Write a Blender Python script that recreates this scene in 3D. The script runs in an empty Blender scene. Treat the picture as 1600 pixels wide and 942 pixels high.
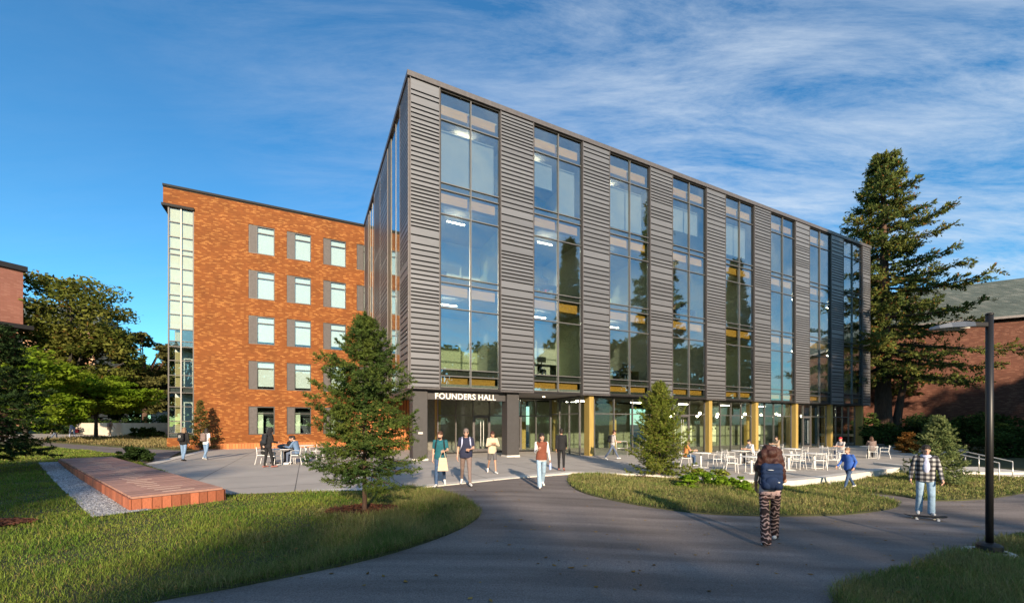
import bpy, bmesh, math, random
import numpy as np
from mathutils import Vector, Matrix, Quaternion
from mathutils.geometry import tessellate_polygon
R = math.radians
random.seed(7); rng = np.random.default_rng(7)
scene = bpy.context.scene
COL = scene.collection

# ------------------------------------------------------------------ camera
F_PX, CX, HOR, CAMH = 643.0, 800.0, 662.0, 1.95        # focal length, centre and horizon in photograph pixels
cam_d = bpy.data.cameras.new('camera'); cam = bpy.data.objects.new('camera', cam_d); COL.objects.link(cam)
cam.location = (0, 0, CAMH); cam.rotation_euler = (R(90), 0, 0)
cam_d.sensor_width = 36; cam_d.sensor_fit = 'HORIZONTAL'; cam_d.lens = F_PX/1600*36
cam_d.shift_y = (HOR-471)/1600; cam_d.clip_start = 0.1; cam_d.clip_end = 2000
scene.camera = cam
# ------------------------------------------------------------------ sun, sky, exposure
SUN_EL = 17.5
sun_dir = Vector((0.20, -0.98, 0)).normalized()*math.cos(R(SUN_EL)) + Vector((0, 0, math.sin(R(SUN_EL))))
sun_d = bpy.data.lights.new('sun', 'SUN'); sun = bpy.data.objects.new('sun', sun_d); COL.objects.link(sun)
sun_d.energy = 2.45; sun_d.angle = R(1.2); sun_d.color = (1.0, 0.80, 0.58)
sun.rotation_euler = sun_dir.to_track_quat('Z', 'Y').to_euler(); sun.location = (10, -30, 40)
world = bpy.data.worlds.new('World'); scene.world = world; world.use_nodes = True
def build_world():
    nt = world.node_tree; nt.nodes.clear(); N = nt.nodes.new; L = nt.links.new
    out = N('ShaderNodeOutputWorld'); bg = N('ShaderNodeBackground'); bg.inputs[1].default_value = 0.085
    sky = N('ShaderNodeTexSky'); sky.sky_type = 'NISHITA'; sky.sun_disc = False
    sky.sun_elevation = R(SUN_EL); sky.sun_rotation = math.atan2(sun_dir.x, sun_dir.y)
    sky.altitude = 60; sky.air_density = 1.0; sky.dust_density = 0.3; sky.ozone_density = 1.2
    hs = N('ShaderNodeHueSaturation'); hs.inputs['Saturation'].default_value = 1.16; L(sky.outputs[0], hs.inputs['Color'])
    tn = N('ShaderNodeMix'); tn.data_type = 'RGBA'; tn.blend_type = 'MULTIPLY'; tn.inputs[0].default_value = 1.0; tn.inputs[7].default_value = (0.27, 0.58, 0.72, 1); L(hs.outputs[0], tn.inputs[6])
    tc = N('ShaderNodeTexCoord'); sp = N('ShaderNodeSeparateXYZ'); L(tc.outputs['Generated'], sp.inputs[0])
    def M(op, a, b=None, c=None):
        n = N('ShaderNodeMath'); n.operation = op
        for i, v in enumerate((a, b, c)):
            if v is None: continue
            if isinstance(v, (int, float)): n.inputs[i].default_value = v
            else: L(v, n.inputs[i])
        return n.outputs[0]
    zz = M('ADD', M('MAXIMUM', sp.outputs[2], 0.0), 0.12)
    cx = M('DIVIDE', sp.outputs[0], zz); cy = M('DIVIDE', sp.outputs[1], zz)
    cb = N('ShaderNodeCombineXYZ'); L(cx, cb.inputs[0]); L(cy, cb.inputs[1])
    mp = N('ShaderNodeMapping'); L(cb.outputs[0], mp.inputs[0]); mp.inputs['Rotation'].default_value = (0, 0, R(-38)); mp.inputs['Scale'].default_value = (0.55, 2.1, 1)
    n1 = N('ShaderNodeTexNoise'); L(mp.outputs[0], n1.inputs['Vector']); n1.inputs['Scale'].default_value = 2.5; n1.inputs['Detail'].default_value = 12; n1.inputs['Roughness'].default_value = 0.72; n1.inputs['Distortion'].default_value = 0.35
    n2 = N('ShaderNodeTexNoise'); L(cb.outputs[0], n2.inputs['Vector']); n2.inputs['Scale'].default_value = 0.42; n2.inputs['Detail'].default_value = 3
    r1 = N('ShaderNodeMapRange'); L(n1.outputs[0], r1.inputs[0]); r1.inputs[1].default_value = 0.36; r1.inputs[2].default_value = 0.70
    r2 = N('ShaderNodeMapRange'); L(n2.outputs[0], r2.inputs[0]); r2.inputs[1].default_value = 0.40; r2.inputs[2].default_value = 0.66
    side = N('ShaderNodeMapRange'); L(cx, side.inputs[0]); side.inputs[1].default_value = -0.9; side.inputs[2].default_value = 0.45; side.inputs[3].default_value = 0.04
    # thin cirrus is denser on the right-hand half of the sky
    mask = M('MULTIPLY', M('MULTIPLY', r1.outputs[0], M('ADD', M('MULTIPLY', r2.outputs[0], 0.40), 0.60)), side.outputs[0])
    mask = M('MULTIPLY', mask, 0.95)
    mix = N('ShaderNodeMix'); mix.data_type = 'RGBA'; L(mask, mix.inputs[0]); L(tn.outputs[2], mix.inputs[6])
    mix.inputs[7].default_value = (2.7, 3.0, 3.3, 1)
    L(mix.outputs[2], bg.inputs[0]); L(bg.outputs[0], out.inputs[0])
build_world()
vs = scene.view_settings; vs.view_transform = 'Standard'; vs.look = 'None'; vs.exposure = 1.82; vs.gamma = 1.0; vs.use_curve_mapping = False
scene.cycles.max_bounces = 8; scene.cycles.transparent_max_bounces = 16; scene.cycles.glossy_bounces = 5; scene.cycles.use_denoising = True
scene.cycles.caustics_reflective = False; scene.cycles.caustics_refractive = False

# ------------------------------------------------------------------ materials
MATS = {}
def rgba(c): return (c[0], c[1], c[2], 1)
def pmat(name, col, rough=0.7, metal=0.0, var=0.18, scale=6.0, bump=0.0, bscale=None, rand=0.0, stretch=(1, 1, 1), spec=0.4, island=0.0, col2=None, emit=None, coord='Object', thresh=None):
    if name in MATS: return MATS[name]
    m = bpy.data.materials.new(name); m.use_nodes = True; nt = m.node_tree; N = nt.nodes.new; L = nt.links.new
    b = nt.nodes['Principled BSDF']; b.inputs['Roughness'].default_value = rough; b.inputs['Metallic'].default_value = metal
    b.inputs['Specular IOR Level'].default_value = spec
    tc = N('ShaderNodeTexCoord'); mp = N('ShaderNodeMapping'); mp.inputs['Scale'].default_value = stretch
    if coord == 'Position':
        g = N('ShaderNodeNewGeometry'); L(g.outputs['Position'], mp.inputs[0])
    else: L(tc.outputs[coord], mp.inputs[0])
    nz = N('ShaderNodeTexNoise'); L(mp.outputs[0], nz.inputs['Vector']); nz.inputs['Scale'].default_value = scale; nz.inputs['Detail'].default_value = 6; nz.inputs['Roughness'].default_value = 0.6
    rp = N('ShaderNodeMapRange'); L(nz.outputs[0], rp.inputs[0])
    t0, t1 = thresh or (0.3, 0.7); rp.inputs[1].default_value = t0; rp.inputs[2].default_value = t1
    mix = N('ShaderNodeMix'); mix.data_type = 'RGBA'; L(rp.outputs[0], mix.inputs[0])
    c2 = col2 or tuple(min(1, c*(1+var)) for c in col); c1 = col if col2 else tuple(c*(1-var) for c in col)
    mix.inputs[6].default_value = rgba(c1); mix.inputs[7].default_value = rgba(c2)
    cur = mix.outputs[2]
    def vary(sock, amt):
        nonlocal cur
        mr = N('ShaderNodeMapRange'); L(sock, mr.inputs[0]); mr.inputs[3].default_value = 1-amt; mr.inputs[4].default_value = 1+amt
        mm = N('ShaderNodeVectorMath'); mm.operation = 'SCALE'; L(cur, mm.inputs[0]); L(mr.outputs[0], mm.inputs['Scale']); cur = mm.outputs[0]
    if rand: oi = N('ShaderNodeObjectInfo'); vary(oi.outputs['Random'], rand)
    if island: gi = N('ShaderNodeNewGeometry'); vary(gi.outputs['Random Per Island'], island)
    L(cur, b.inputs['Base Color'])
    if emit: b.inputs['Emission Color'].default_value = rgba(emit[0]); b.inputs['Emission Strength'].default_value = emit[1]
    if bump:
        n3 = N('ShaderNodeTexNoise'); L(mp.outputs[0], n3.inputs['Vector']); n3.inputs['Scale'].default_value = bscale or scale*4; n3.inputs['Detail'].default_value = 5
        bp = N('ShaderNodeBump'); bp.inputs['Strength'].default_value = bump; bp.inputs['Distance'].default_value = 0.02; L(n3.outputs[0], bp.inputs['Height']); L(bp.outputs[0], b.inputs['Normal'])
    MATS[name] = m; return m
def leafmat(name, col, col2, trans=0.3, scale=1.2, island=0.45, tint=None, tint_amt=0.0):
    if name in MATS: return MATS[name]
    m = bpy.data.materials.new(name); m.use_nodes = True; nt = m.node_tree; nt.nodes.clear(); N = nt.nodes.new; L = nt.links.new
    out = N('ShaderNodeOutputMaterial'); g = N('ShaderNodeNewGeometry')
    nz = N('ShaderNodeTexNoise'); L(g.outputs['Position'], nz.inputs['Vector']); nz.inputs['Scale'].default_value = scale; nz.inputs['Detail'].default_value = 4
    rp = N('ShaderNodeMapRange'); L(nz.outputs[0], rp.inputs[0]); rp.inputs[1].default_value = 0.35; rp.inputs[2].default_value = 0.65
    mix = N('ShaderNodeMix'); mix.data_type = 'RGBA'; L(rp.outputs[0], mix.inputs[0]); mix.inputs[6].default_value = rgba(col); mix.inputs[7].default_value = rgba(col2)
    cur = mix.outputs[2]
    if tint:
        gt = N('ShaderNodeMath'); gt.operation = 'GREATER_THAN'; L(g.outputs['Random Per Island'], gt.inputs[0]); gt.inputs[1].default_value = 1-tint_amt
        m2 = N('ShaderNodeMix'); m2.data_type = 'RGBA'; L(gt.outputs[0], m2.inputs[0]); L(cur, m2.inputs[6]); m2.inputs[7].default_value = rgba(tint); cur = m2.outputs[2]
    wn = N('ShaderNodeTexWhiteNoise'); wn.noise_dimensions = '1D'; L(g.outputs['Random Per Island'], wn.inputs['W'])
    mr = N('ShaderNodeMapRange'); L(wn.outputs[0], mr.inputs[0]); mr.inputs[3].default_value = 1-island; mr.inputs[4].default_value = 1+island
    sc = N('ShaderNodeVectorMath'); sc.operation = 'SCALE'; L(cur, sc.inputs[0]); L(mr.outputs[0], sc.inputs['Scale'])
    d = N('ShaderNodeBsdfDiffuse'); t = N('ShaderNodeBsdfTranslucent'); gl = N('ShaderNodeBsdfGlossy'); gl.inputs['Roughness'].default_value = 0.5
    L(sc.outputs[0], d.inputs[0]); L(sc.outputs[0], t.inputs[0]); L(sc.outputs[0], gl.inputs[0])
    a = N('ShaderNodeMixShader'); a.inputs[0].default_value = trans; L(d.outputs[0], a.inputs[1]); L(t.outputs[0], a.inputs[2])
    a2 = N('ShaderNodeMixShader'); a2.inputs[0].default_value = 0.08; L(a.outputs[0], a2.inputs[1]); L(gl.outputs[0], a2.inputs[2])
    L(a2.outputs[0], out.inputs[0]); MATS[name] = m; return m
def glassmat(name, refl=0.2, tint=(0.62, 0.70, 0.66), rcol=(0.86, 0.93, 1.0)):
    m = bpy.data.materials.new(name); m.use_nodes = True; nt = m.node_tree; nt.nodes.clear(); N = nt.nodes.new; L = nt.links.new
    out = N('ShaderNodeOutputMaterial'); tr = N('ShaderNodeBsdfTransparent'); tr.inputs[0].default_value = rgba(tint)
    gl = N('ShaderNodeBsdfGlossy'); gl.inputs['Roughness'].default_value = 0.0; gl.inputs[0].default_value = rgba(rcol)
    lw = N('ShaderNodeLayerWeight'); lw.inputs['Blend'].default_value = 0.5
    pw = N('ShaderNodeMath'); pw.operation = 'POWER'; L(lw.outputs['Facing'], pw.inputs[0]); pw.inputs[1].default_value = 4.0
    mr = N('ShaderNodeMapRange'); L(pw.outputs[0], mr.inputs[0]); mr.inputs[3].default_value = refl; mr.inputs[4].default_value = 1.0
    tc = N('ShaderNodeTexCoord'); nz = N('ShaderNodeTexNoise'); L(tc.outputs['Object'], nz.inputs['Vector']); nz.inputs['Scale'].default_value = 0.7
    bp = N('ShaderNodeBump'); bp.inputs['Strength'].default_value = 0.06; bp.inputs['Distance'].default_value = 0.05; L(nz.outputs[0], bp.inputs['Height']); L(bp.outputs[0], gl.inputs['Normal'])
    mx = N('ShaderNodeMixShader'); L(mr.outputs[0], mx.inputs[0]); L(tr.outputs[0], mx.inputs[1]); L(gl.outputs[0], mx.inputs[2]); L(mx.outputs[0], out.inputs[0])
    MATS[name] = m; return m
def brickmat(name, c1, c2, c3, mortar, bw=0.30, rh=0.085, ms=0.008, patch=0.3, bump=0.5):
    m = bpy.data.materials.new(name); m.use_nodes = True; nt = m.node_tree; N = nt.nodes.new; L = nt.links.new
    b = nt.nodes['Principled BSDF']; b.inputs['Roughness'].default_value = 0.82; b.inputs['Specular IOR Level'].default_value = 0.25
    tc = N('ShaderNodeTexCoord'); sp = N('ShaderNodeSeparateXYZ'); L(tc.outputs['Object'], sp.inputs[0])
    ad = N('ShaderNodeMath'); L(sp.outputs[0], ad.inputs[0]); L(sp.outputs[1], ad.inputs[1])
    cb = N('ShaderNodeCombineXYZ'); L(ad.outputs[0], cb.inputs[0]); L(sp.outputs[2], cb.inputs[1])
    def bt(ca, cc, bias, off):
        t = N('ShaderNodeTexBrick'); t.offset = 0.5; mp = N('ShaderNodeMapping'); mp.inputs['Location'].default_value = off; L(cb.outputs[0], mp.inputs[0]); L(mp.outputs[0], t.inputs['Vector'])
        t.inputs['Scale'].default_value = 1.0; t.inputs['Brick Width'].default_value = bw; t.inputs['Row Height'].default_value = rh; t.inputs['Mortar Size'].default_value = ms
        t.inputs['Bias'].default_value = bias; t.inputs['Color1'].default_value = rgba(ca); t.inputs['Color2'].default_value = rgba(cc); t.inputs['Mortar'].default_value = rgba(mortar); return t
    t1 = bt(c1, c2, 0.0, (0, 0, 0)); t2 = bt((0, 0, 0), (1, 1, 1), -0.1, (0, 0, 0))
    # a few bricks are burnt paler than the rest
    sh = N('ShaderNodeSeparateColor'); L(t2.outputs[0], sh.inputs[0]); p = N('ShaderNodeMapRange'); L(sh.outputs[0], p.inputs[0]); p.inputs[1].default_value = 0.62; p.inputs[2].default_value = 0.8
    mx = N('ShaderNodeMix'); mx.data_type = 'RGBA'; L(p.outputs[0], mx.inputs[0]); L(t1.outputs[0], mx.inputs[6]); mx.inputs[7].default_value = rgba(c3)
    nz = N('ShaderNodeTexNoise'); L(cb.outputs[0], nz.inputs['Vector']); nz.inputs['Scale'].default_value = 0.7; nz.inputs['Detail'].default_value = 5
    mr = N('ShaderNodeMapRange'); L(nz.outputs[0], mr.inputs[0]); mr.inputs[1].default_value = 0.3; mr.inputs[2].default_value = 0.7; mr.inputs[3].default_value = 1-patch*0.5; mr.inputs[4].default_value = 1+patch*0.5
    sc = N('ShaderNodeVectorMath'); sc.operation = 'SCALE'; L(mx.outputs[2], sc.inputs[0]); L(mr.outputs[0], sc.inputs['Scale']); L(sc.outputs[0], b.inputs['Base Color'])
    bp = N('ShaderNodeBump'); bp.inputs['Strength'].default_value = bump; bp.inputs['Distance'].default_value = 0.01; bp.invert = True; L(t1.outputs['Fac'], bp.inputs['Height']); L(bp.outputs[0], b.inputs['Normal'])
    MATS[name] = m; return m

# ------------------------------------------------------------------ object helpers
def tag(o, label=None, cat=None, group=None, kind=None):
    if label: o['label'] = label
    if cat: o['category'] = cat
    if group: o['group'] = group
    if kind: o['kind'] = kind
    return o
def link(o, parent=None):
    COL.objects.link(o)
    if parent: o.parent = parent
    return o
def empty(name, loc=(0, 0, 0), rz=0.0, label=None, cat=None, group=None, parent=None):
    o = bpy.data.objects.new(name, None); o.empty_display_size = 0.3; link(o, parent); o.location = loc; o.rotation_euler = (0, 0, rz)
    return tag(o, label, cat, group)
class MB:
    def __init__(s): s.v = []; s.f = []
    def poly(s, pts):
        n = len(s.v); s.v += [tuple(p) for p in pts]; s.f.append(tuple(range(n, n+len(pts)))); return s
    def box(s, x0, x1, y0, y1, z0, z1):
        n = len(s.v)
        s.v += [(x0, y0, z0), (x1, y0, z0), (x1, y1, z0), (x0, y1, z0), (x0, y0, z1), (x1, y0, z1), (x1, y1, z1), (x0, y1, z1)]
        s.f += [tuple(n+i for i in q) for q in ((0, 3, 2, 1), (4, 5, 6, 7), (0, 1, 5, 4), (1, 2, 6, 5), (2, 3, 7, 6), (3, 0, 4, 7))]; return s
    def tube(s, pts, rad, n=8, cap=True, flat=1.0):
        pts = [Vector(p) for p in pts]; rings = []
        for i, p in enumerate(pts):
            d = (pts[min(i+1, len(pts)-1)]-pts[max(i-1, 0)]).normalized()
            a = d.cross(Vector((0, 0, 1))) if abs(d.z) < 0.95 else d.cross(Vector((0, 1, 0)))
            a.normalize(); b = d.cross(a); r = rad[i] if isinstance(rad, (list, tuple)) else rad
            rings.append(len(s.v))
            for k in range(n):
                t = 2*math.pi*k/n; s.v.append(tuple(p+a*math.cos(t)*r+b*math.sin(t)*r*flat))
        for i in range(len(rings)-1):
            for k in range(n):
                k2 = (k+1) % n; s.f.append((rings[i]+k, rings[i]+k2, rings[i+1]+k2, rings[i+1]+k))
        if cap:
            s.f.append(tuple(rings[0]+k for k in reversed(range(n)))); s.f.append(tuple(rings[-1]+k for k in range(n)))
        return s
    def ell(s, c, r, rot=None, nu=12, nv=8):
        c = Vector(c); n0 = len(s.v)
        for j in range(1, nv):
            ph = math.pi*j/nv
            for i in range(nu):
                th = 2*math.pi*i/nu; p = Vector((r[0]*math.sin(ph)*math.cos(th), r[1]*math.sin(ph)*math.sin(th), r[2]*math.cos(ph)))
                if rot: p = rot @ p
                s.v.append(tuple(c+p))
        for sg in (1, -1):
            p = Vector((0, 0, r[2]*sg)); p = rot @ p if rot else p; s.v.append(tuple(c+p))
        top = n0+(nv-1)*nu; bot = top+1
        for j in range(nv-2):
            for i in range(nu):
                i2 = (i+1) % nu; s.f.append((n0+j*nu+i, n0+(j+1)*nu+i, n0+(j+1)*nu+i2, n0+j*nu+i2))
        for i in range(nu):
            i2 = (i+1) % nu; s.f.append((top, n0+i, n0+i2)); s.f.append((bot, n0+(nv-2)*nu+i2, n0+(nv-2)*nu+i))
        return s
    def cap(s, p0, p1, r0, r1, n=10):
        # tapered capsule
        p0 = Vector(p0); p1 = Vector(p1); d = (p1-p0); L = d.length; d = d/L if L > 1e-6 else Vector((0, 0, 1))
        pts = []; rr = []
        for a in (-85, -55, -25): pts.append(p0+d*r0*math.sin(R(a))); rr.append(r0*math.cos(R(a)))
        for a in (25, 55, 85): pts.append(p1+d*r1*math.sin(R(a))); rr.append(r1*math.cos(R(a)))
        return s.tube(pts, rr, n)
    def lathe(s, prof, c=(0, 0, 0), n=20):
        n0 = len(s.v)
        for (r, z) in prof:
            for k in range(n):
                t = 2*math.pi*k/n; s.v.append((c[0]+r*math.cos(t), c[1]+r*math.sin(t), c[2]+z))
        for j in range(len(prof)-1):
            for k in range(n):
                k2 = (k+1) % n; s.f.append((n0+j*n+k, n0+j*n+k2, n0+(j+1)*n+k2, n0+(j+1)*n+k))
        s.f.append(tuple(n0+k for k in reversed(range(n)))); s.f.append(tuple(n0+(len(prof)-1)*n+k for k in range(n))); return s
    def mesh(s, name, mat, smooth=False, bevel=0):
        me = bpy.data.meshes.new(name); me.from_pydata(s.v, [], s.f); me.update()
        if bevel:
            bm = bmesh.new(); bm.from_mesh(me); bmesh.ops.bevel(bm, geom=list(bm.edges), offset=bevel, segments=1, affect='EDGES', clamp_overlap=True); bm.to_mesh(me); bm.free()
        if smooth: me.polygons.foreach_set('use_smooth', [True]*len(me.polygons))
        me.materials.append(mat); return me
    def build(s, name, mat, parent=None, loc=None, smooth=False, bevel=0):
        o = bpy.data.objects.new(name, s.mesh(name, mat, smooth, bevel)); link(o, parent)
        if loc: o.location = loc
        return o
def obj_mesh(name, me, parent=None, loc=(0, 0, 0), rot=(0, 0, 0), scl=(1, 1, 1)):
    o = bpy.data.objects.new(name, me); link(o, parent); o.location = loc; o.rotation_euler = rot; o.scale = scl; return o
def copy_tree(o, parent=None):
    c = o.copy(); COL.objects.link(c); c.parent = parent
    for ch in list(o.children): copy_tree(ch, c)
    return c
def np_mesh(name, V, Fq, mat, smooth=False):
    me = bpy.data.meshes.new(name); n, k = Fq.shape
    me.vertices.add(len(V)); me.vertices.foreach_set('co', V.astype(np.float32).ravel())
    me.loops.add(n*k); me.loops.foreach_set('vertex_index', Fq.astype(np.int32).ravel())
    me.polygons.add(n); me.polygons.foreach_set('loop_start', np.arange(0, n*k, k, dtype=np.int32)); me.polygons.foreach_set('loop_total', np.full(n, k, dtype=np.int32))
    me.update(calc_edges=True)
    for m in (mat if isinstance(mat, (list, tuple)) else [mat]): me.materials.append(m)
    return me

# ------------------------------------------------------------------ terrain height and photograph-to-ground conversion
def clamp(v, a=0.0, b=1.0): return min(b, max(a, v))
def gh(x, y):
    h = -0.045*clamp(x, 0, 12)
    s = (x+17.7)*(-0.901)+(y-19.9)*(-0.433)
    h += 0.05*clamp(s, 0, 18)*clamp((y-12)/8)
    return h
def ph(x, y): return 0.03-0.25*clamp(x/10)          # terrace paving
def at(px, py, hf=gh):
    """point of the ground seen at a photograph pixel"""
    k = (px-CX)/F_PX; m = (py-HOR)/F_PX; z = 0.0
    for _ in range(40):
        y = (CAMH-z)/max(m, 1e-4); y = min(y, 300); z = 0.5*z+0.5*hf(k*y, y)
    return Vector((k*y, y, hf(k*y, y)))
def atY(px, Y, hf=gh):
    x = (px-CX)/F_PX*Y; return Vector((x, Y, hf(x, Y)))

# ================================================================== ground
M_soil = pmat('soil', (0.06, 0.065, 0.025), 0.95, var=0.4, scale=1.5, bump=0.6, coord='Position')
def asphalt_mat():
    m = pmat('asphalt', (0.19, 0.164, 0.152), 0.84, var=0.16, scale=0.35, bump=0.0, spec=0.25, coord='Position')
    nt = m.node_tree; N = nt.nodes.new; L = nt.links.new; b = nt.nodes['Principled BSDF']
    g = N('ShaderNodeNewGeometry'); n = N('ShaderNodeTexNoise'); L(g.outputs['Position'], n.inputs['Vector']); n.inputs['Scale'].default_value = 60; n.inputs['Detail'].default_value = 3
    mr = N('ShaderNodeMapRange'); L(n.outputs[0], mr.inputs[0]); mr.inputs[1].default_value = 0.25; mr.inputs[2].default_value = 0.75; mr.inputs[3].default_value = 0.55; mr.inputs[4].default_value = 1.5
    # long faint roller and tyre streaks
    mp = N('ShaderNodeMapping'); L(g.outputs['Position'], mp.inputs[0]); mp.inputs['Rotation'].default_value = (0, 0, R(35)); mp.inputs['Scale'].default_value = (0.25, 2.4, 1)
    n2 = N('ShaderNodeTexNoise'); L(mp.outputs[0], n2.inputs['Vector']); n2.inputs['Scale'].default_value = 0.8; n2.inputs['Detail'].default_value = 4
    m2 = N('ShaderNodeMapRange'); L(n2.outputs[0], m2.inputs[0]); m2.inputs[1].default_value = 0.35; m2.inputs[2].default_value = 0.65; m2.inputs[3].default_value = 0.72; m2.inputs[4].default_value = 1.25
    mu = N('ShaderNodeMath'); mu.operation = 'MULTIPLY'; L(mr.outputs[0], mu.inputs[0]); L(m2.outputs[0], mu.inputs[1])
    old = b.inputs['Base Color'].links[0].from_socket; sc = N('ShaderNodeVectorMath'); sc.operation = 'SCALE'; L(old, sc.inputs[0]); L(mu.outputs[0], sc.inputs['Scale']); L(sc.outputs[0], b.inputs['Base Color'])
    bp = N('ShaderNodeBump'); bp.inputs['Strength'].default_value = 0.5; bp.inputs['Distance'].default_value = 0.01; L(n.outputs[0], bp.inputs['Height']); L(bp.outputs[0], b.inputs['Normal'])
    return m
M_asph = asphalt_mat()
M_conc = pmat('concrete_paving', (0.40, 0.37, 0.335), 0.85, var=0.10, scale=0.6, bump=0.15, bscale=30, coord='Position')
M_curb = pmat('pale_concrete', (0.60, 0.57, 0.52), 0.85, var=0.10, scale=2.0, bump=0.15, bscale=30, coord='Position')
M_gravel = pmat('gravel', (0.30, 0.30, 0.30), 0.9, var=0.5, scale=35, bump=1.0, bscale=45, coord='Position')
M_mulch = pmat('mulch', (0.10, 0.035, 0.016), 0.95, var=0.6, scale=30, bump=1.0, bscale=40, coord='Position')

def sheet(name, poly, off, mat, hf=gh, skirt=0.0, grid=2.0, kind='structure', parent=None):
    """a ground sheet cut along a 2 m grid so that it follows the terrain"""
    bm = bmesh.new(); vs_ = [bm.verts.new((p[0], p[1], 0)) for p in poly]
    tris = tessellate_polygon([[Vector((p[0], p[1], 0)) for p in poly]])
    for t in tris:
        try: bm.faces.new([vs_[i] for i in t])
        except ValueError: pass
    xs = [p[0] for p in poly]; ys = [p[1] for p in poly]
    for ax, lo, hi in ((0, min(xs), max(xs)), (1, min(ys), max(ys))):
        k = math.ceil(lo/grid)*grid
        while k < hi:
            co = [0, 0, 0]; co[ax] = k; no = [0, 0, 0]; no[ax] = 1
            bmesh.ops.bisect_plane(bm, geom=bm.verts[:]+bm.edges[:]+bm.faces[:], plane_co=co, plane_no=no); k += grid
    for v in bm.verts: v.co.z = hf(v.co.x, v.co.y)+off
    bmesh.ops.recalc_face_normals(bm, faces=bm.faces[:])
    for f in bm.faces:
        if f.normal.z < 0: f.normal_flip()
    if skirt:
        be = [e for e in bm.edges if len(e.link_faces) == 1]
        r = bmesh.ops.extrude_edge_only(bm, edges=be)
        for g in r['geom']:
            if isinstance(g, bmesh.types.BMVert): g.co.z -= skirt
    me = bpy.data.meshes.new(name); bm.to_mesh(me); bm.free(); me.materials.append(mat)
    o = bpy.data.objects.new(name, me); link(o, parent); return tag(o, kind=kind)
def smooth_poly(pts, n=5):
    """Catmull-Rom through open list"""
    P = [Vector((p[0], p[1])) for p in pts]; out = []
    for i in range(len(P)-1):
        a, b, c, d = P[max(i-1, 0)], P[i], P[i+1], P[min(i+2, len(P)-1)]
        for k in range(n):
            t = k/n; out.append(0.5*((2*b)+(c-a)*t+(2*a-5*b+4*c-d)*t*t+(3*b-a-3*c+d)*t**3))
    out.append(P[-1]); return [(p.x, p.y) for p in out]
def g2(px, py, hf=gh): p = at(px, py, hf); return (p.x, p.y)

# base terrain: fine grid near, reaching the horizon
def terrain():
    xs = sorted(set([-900, -500, -250, -150, -110]+list(range(-90, 100, 2))+[110, 150, 250, 500, 900])); ys = sorted(set([-600, -300, -150, -100]+list(range(-70, 110, 2))+[130, 180, 300, 600, 1200]))
    V = np.array([(x, y, gh(x, y)-0.03) for y in ys for x in xs]); nx = len(xs)
    Fq = np.array([(j*nx+i, j*nx+i+1, (j+1)*nx+i+1, (j+1)*nx+i) for j in range(len(ys)-1) for i in range(nx-1)])
    o = bpy.data.objects.new('ground', np_mesh('ground', V, Fq, M_soil)); link(o); tag(o, kind='structure')
terrain()
# the path of dark asphalt
sheet('path', [(-9, 1.0), (26, 1.0), (26, 9), (30, 14.5), (19, 17), (12, 20), (0, 17), (-4, 15), (-7, 12)], 0.012, M_asph)
lane = smooth_poly([g2(60, 690), g2(180, 699), g2(285, 704)])+smooth_poly([g2(262, 716), g2(226, 724), g2(205, 713), g2(130, 703), g2(60, 697)])
sheet('side_path', lane, 0.015, M_asph)
sheet('pavement', smooth_poly([g2(-60, 692), g2(70, 687), g2(170, 682), g2(280, 677)])+[g2(280, 671), g2(170, 673.5), g2(-60, 682)], 0.02, M_conc)
# terrace paving
edge_px = [(334, 699), (226, 725), (300, 752), (352, 773), (480, 769), (640, 763), (740, 753), (830, 744), (895, 738), (1000, 741), (1100, 747), (1180, 751), (1240, 751), (1300, 745), (1430, 727), (1490, 719)]
edge = [g2(a, b, ph) for a, b in edge_px]
terr = edge+[(27, 26), (40, 36), (40, 48), (-2, 40), (-22, 36)]
sheet('terrace', terr, 0.0, M_conc, ph, skirt=0.9)
def strip(name, line, w, t, mat, hf, off=0.012):
    """a raised band along a polyline, to the left of its direction"""
    mb = MB(); P = [Vector((p[0], p[1])) for p in line]; prev = None
    for i, p in enumerate(P):
        d = (P[min(i+1, len(P)-1)]-P[max(i-1, 0)]).normalized(); nrm = Vector((-d.y, d.x))
        a = p-nrm*0.01; b = p+nrm*w
        za = hf(p.x, p.y)+off
        row = [(a.x, a.y, za-t), (a.x, a.y, za), (b.x, b.y, za), (b.x, b.y, za-t)]
        n = len(mb.v); mb.v += row
        if prev is not None:
            for k in range(3): mb.f.append((prev+k, n+k, n+k+1, prev+k+1))
        prev = n
    o = mb.build(name, mat); return tag(o, kind='structure')
def dense(line, step=0.6):
    out = []
    for a, b in zip(line[:-1], line[1:]):
        a = Vector(a); b = Vector(b); n = max(1, int((b-a).length/step))
        out += [tuple(a+(b-a)*k/n) for k in range(n)]
    return out+[tuple(line[-1])]
strip('kerb', dense(edge[4:9]+edge[9:]), 0.42, 0.5, M_curb, ph)
strip('kerb', dense(edge[0:2]), 0.5, 0.3, M_curb, ph)
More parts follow.
